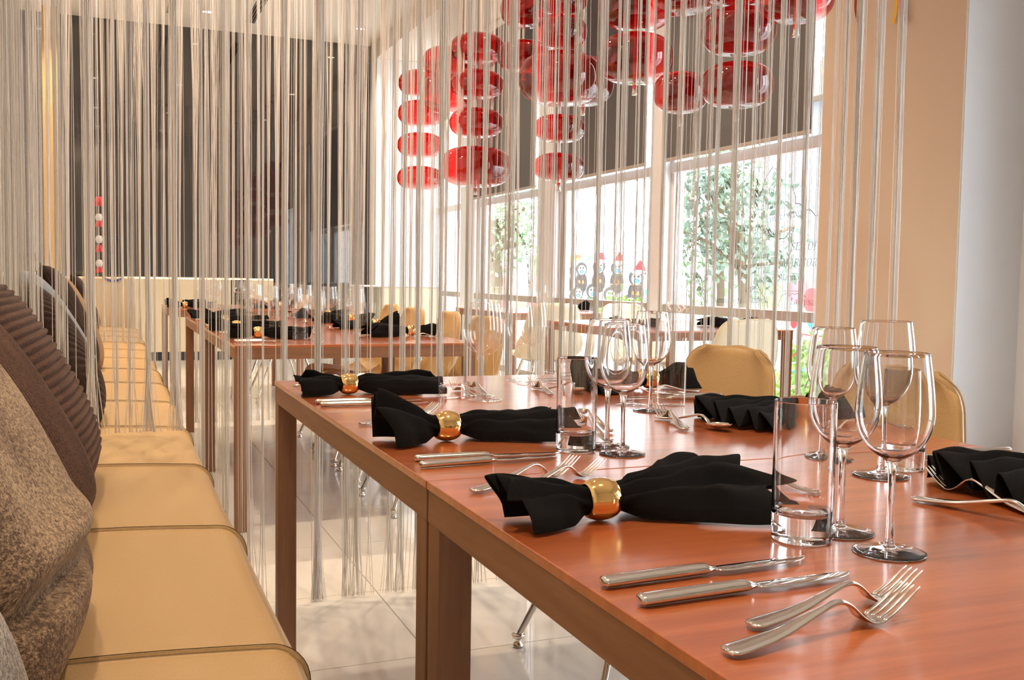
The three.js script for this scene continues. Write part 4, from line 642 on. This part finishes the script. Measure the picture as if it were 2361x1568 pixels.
// ───────────────────────── ceiling fittings ─────────────────────────
{
  const ring = lathe([[0.052, 0], [0.07, 0], [0.072, 0.004], [0.07, 0.006], [0.056, 0.006], [0.052, 0.02], [0.052, 0]], 28), disc = new THREE.CylinderGeometry(0.052, 0.052, 0.004, 24); disc.translate(0, 0.006, 0);
  const rows = [[-12.36, 'far end of the room'], [-9.2, 'farthest table'], [-6.1, 'middle table row'], [-3.5, 'first string curtain'], [-1.0, 'front table']], cols = [[-0.2, 'bench side'], [1.1, 'middle'], [2.93, 'window side']];
  rows.forEach(([z, rn], a) => cols.forEach(([x, cn], b) => {
    if (b === 2 && a > 2) return;
    const t = thing('downlight', a === 0 && b === 1 ? 'glowing recessed downlight between the two ceiling grilles' : a === 0 && b === 2 ? 'glowing recessed downlight next to the lowered ceiling edge' : `recessed ceiling downlight at the ${cn}, above the ${rn}`, 'light', [x, HC - 0.007, z], 0, 'recessed ceiling downlights');
    part(t, 'trim_ring', ring, M.frame); part(t, 'lamp_disc', disc, M.lampOn);
    const L = new THREE.SpotLight(WARM, LAMP * (a === 2 && b ? 1.7 : 1), 0, 1.05, 0.5, 2); L.position.set(x, HC - 0.02, z); L.target.position.set(x, 0, z); L.castShadow = true; L.shadow.radius = 2.4; scene.add(L, L.target); L.name = 'downlight_lamp';
  }));
  const g1 = thing('air_grille', 'wide dark slotted air grille in the ceiling', 'grille', [1.625, HC, -11.2]);
  part(g1, 'frame', merge([boxAt(-0.075, -0.058, -0.006, 0.02, -1.48, 1.48, 0), boxAt(0.058, 0.075, -0.006, 0.02, -1.48, 1.48, 0), boxAt(-0.075, 0.075, -0.006, 0.02, -1.49, -1.475, 0), boxAt(-0.075, 0.075, -0.006, 0.02, 1.475, 1.49, 0)]), M.frame);
  part(g1, 'slot_back', boxAt(-0.06, 0.06, -0.0015, -0.0005, -1.48, 1.48, 0), M.dark); for (let k = 0; k < 4; k++) part(g1, 'vane', boxAt(-0.046 + k * 0.029, -0.041 + k * 0.029, -0.006, 0, -1.47, 1.47, 0), M.frameGrey);
  const g2 = thing('slot_diffuser', 'pale double slot air diffuser in the ceiling', 'grille', [0.7, HC, -11.6]);
  part(g2, 'plate', boxAt(-0.06, 0.06, -0.004, 0, -1.05, 1.05, 0.001), M.ceiling); for (const x of [-0.03, 0.03]) part(g2, 'slot', boxAt(x - 0.014, x + 0.014, -0.0055, -0.002, -1.03, 1.03, 0), M.frameGrey);
}

// ───────────────────────── far end of the room ─────────────────────────
{
  const p = thing('low_partition', 'low cream partition with a glowing top edge behind the farthest table', 'partition', [1.0, 0, -12.3]);
  part(p, 'panel', boxAt(-0.85, 0.35, 0.1, 0.955, -0.06, 0.06, 0.004), M.leatherPale); part(p, 'panel', boxAt(0.55, 0.85, 0.1, 0.955, -0.06, 0.06, 0.004), M.leatherPale); part(p, 'plinth', boxAt(-0.85, 0.85, 0, 0.1, -0.05, 0.05, 0), M.dark);
  part(p, 'led_strip', boxAt(-0.85, 0.85, 0.955, 0.972, -0.05, 0.05, 0.002), M.led);
  const L = new THREE.RectAreaLight(C(1, 0.7, 0.36), 2.5, 1.7, 0.09); L.position.set(1.0, 0.975, -12.3); L.lookAt(1.0, 5, -12.3); L.name = 'led_strip_light'; scene.add(L);
  const c = thing('console_cabinet', 'low cream cabinet standing before the white far pillar', 'cabinet', [3.3, 0, -11.6]);
  part(c, 'body', boxAt(-0.33, 0.42, 0.06, 0.9, -0.22, 0.22, 0.006), M.creamAndDaylitTan); part(c, 'top_board', boxAt(-0.6, 0.44, 0.9, 0.918, -0.24, 0.24, 0.003), M.frame); part(c, 'plinth', boxAt(-0.3, 0.4, 0, 0.06, -0.19, 0.19, 0), M.dark); part(c, 'support_leg', boxAt(-0.58, -0.55, 0, 0.9, -0.2, 0.2, 0.003), M.frame);
  // hanging decorations above the bench end
  const d = thing('hanging_garland', 'red and white party garland hanging at the end of the bench', 'garland', [-0.075, 0, -9.4]);
  part(d, 'cord', tube([[0, HC, 0], [0.002, 2.6, 0], [0, 1.05, 0]], 0.003, 20, 6), M.frame);
  const red = std({ color: C(0.75, 0.03, 0.05), roughness: 0.5 }), bead = lathe([[0, -0.035], [0.022, -0.028], [0.03, 0], [0.022, 0.028], [0, 0.035]], 16), cone = lathe([[0, 0], [0.034, 0], [0.016, 0.06], [0, 0.062]], 16);
  [1.6, 1.5, 1.42, 1.31, 1.2, 1.1, 1.02].forEach((y, i) => { const b = part(d, i % 2 ? 'white_bead' : 'red_cone', i % 2 ? bead : cone, i % 2 ? M.frame : red); b.position.set(0, y, 0); b.scale.setScalar(i === 0 ? 1.3 : 1); });
  const hoop = []; for (let k = 0; k <= 20; k++) { const a = (k / 20) * Math.PI; hoop.push([-Math.cos(a) * 0.05, 0.985 + Math.pow(Math.sin(a), 0.7) * 0.36, 0]); }
  const b = thing('ribbon_loop', 'dark blue ribbon loop arching over the bench end panel', 'ribbon', [0.07, 0, -9.19]);
  part(b, 'ribbon', thickSheet(hoop.map(([x, y, z]) => [-1, 0, 1].map((j) => V3(x, y, z + j * 0.012))), 0.004), std({ color: C(0.04, 0.07, 0.24), roughness: 0.5 }));
  const sw = []; for (let k = 0; k <= 12; k++) { const a = (k / 12) * Math.PI; sw.push([-0.12 + (k / 12) * 0.17, 0.985 - Math.sin(a) * 0.035, 0.068 + 0.004 * Math.sin(a)]); }
  part(b, 'draped_end', thickSheet(sw.map(([x, y, z]) => [-1, 0, 1].map((j) => V3(x, y + j * 0.009, z))), 0.003), std({ color: C(0.08, 0.12, 0.34), roughness: 0.5 }));
}
// ribbons hanging on the pillar face
{
  const rib = (pts, w, twist) => thickSheet(pts.map(([x, y, z], i) => [-1, 0, 1].map((j) => V3(x + j * w * 0.5 * Math.sin(twist(i / (pts.length - 1))), y, z + j * w * 0.5 * Math.cos(twist(i / (pts.length - 1)))))), 0.0012);
  const redM = std({ color: C(0.62, 0.02, 0.04), roughness: 0.45 }), yel = std({ color: C(0.78, 0.5, 0.03), roughness: 0.45 }), cop = std({ color: C(0.4, 0.08, 0.03), roughness: 0.5 });
  const a = thing('hanging_ribbon', 'thin curling copper-red ribbon on the beige pillar', 'ribbon', [3.985, 0, -4.62]);
  part(a, 'ribbon', rib(Array.from({ length: 15 }, (_, i) => { const k = i / 14; return [-0.006, lerp(2.75, 2.46, k), 0.015 - 0.045 * Math.sin(k * 2.4) + 0.075 * k * k]; }), 0.016, (k) => 1.3 - 0.5 * k), cop);
  const b = thing('hanging_ribbon', 'broad red ribbon with a forked tip and a yellow one behind, on the pillar', 'ribbon', [3.985, 0, -4.32]);
  const fork = (pts, w) => { const g = rib(pts, w, () => 0); return g; };
  const up = Array.from({ length: 10 }, (_, i) => { const k = i / 9; return [-0.012, lerp(2.8, 2.45, k), lerp(-0.005, 0.075, k)]; });
  part(b, 'red_ribbon', merge([fork(up, 0.038), thickSheet([[V3(-0.012, 2.452, 0.0555), V3(-0.012, 2.452, 0.075)], [V3(-0.012, 2.43, 0.057), V3(-0.012, 2.448, 0.0755)], [V3(-0.012, 2.418, 0.0585), V3(-0.012, 2.423, 0.062)]], 0.0012), thickSheet([[V3(-0.012, 2.452, 0.0745), V3(-0.012, 2.452, 0.0945)], [V3(-0.012, 2.448, 0.0755), V3(-0.012, 2.43, 0.096)], [V3(-0.012, 2.42, 0.095), V3(-0.012, 2.416, 0.0985)]], 0.0012)]), redM);
  part(b, 'yellow_ribbon', fork(Array.from({ length: 10 }, (_, i) => { const k = i / 9; return [-0.006, lerp(2.8, 2.45, k), lerp(0.0, 0.02, k) - 0.03 * k ** 6]; }), 0.026), yel);
}
renderer.render(scene, camera);
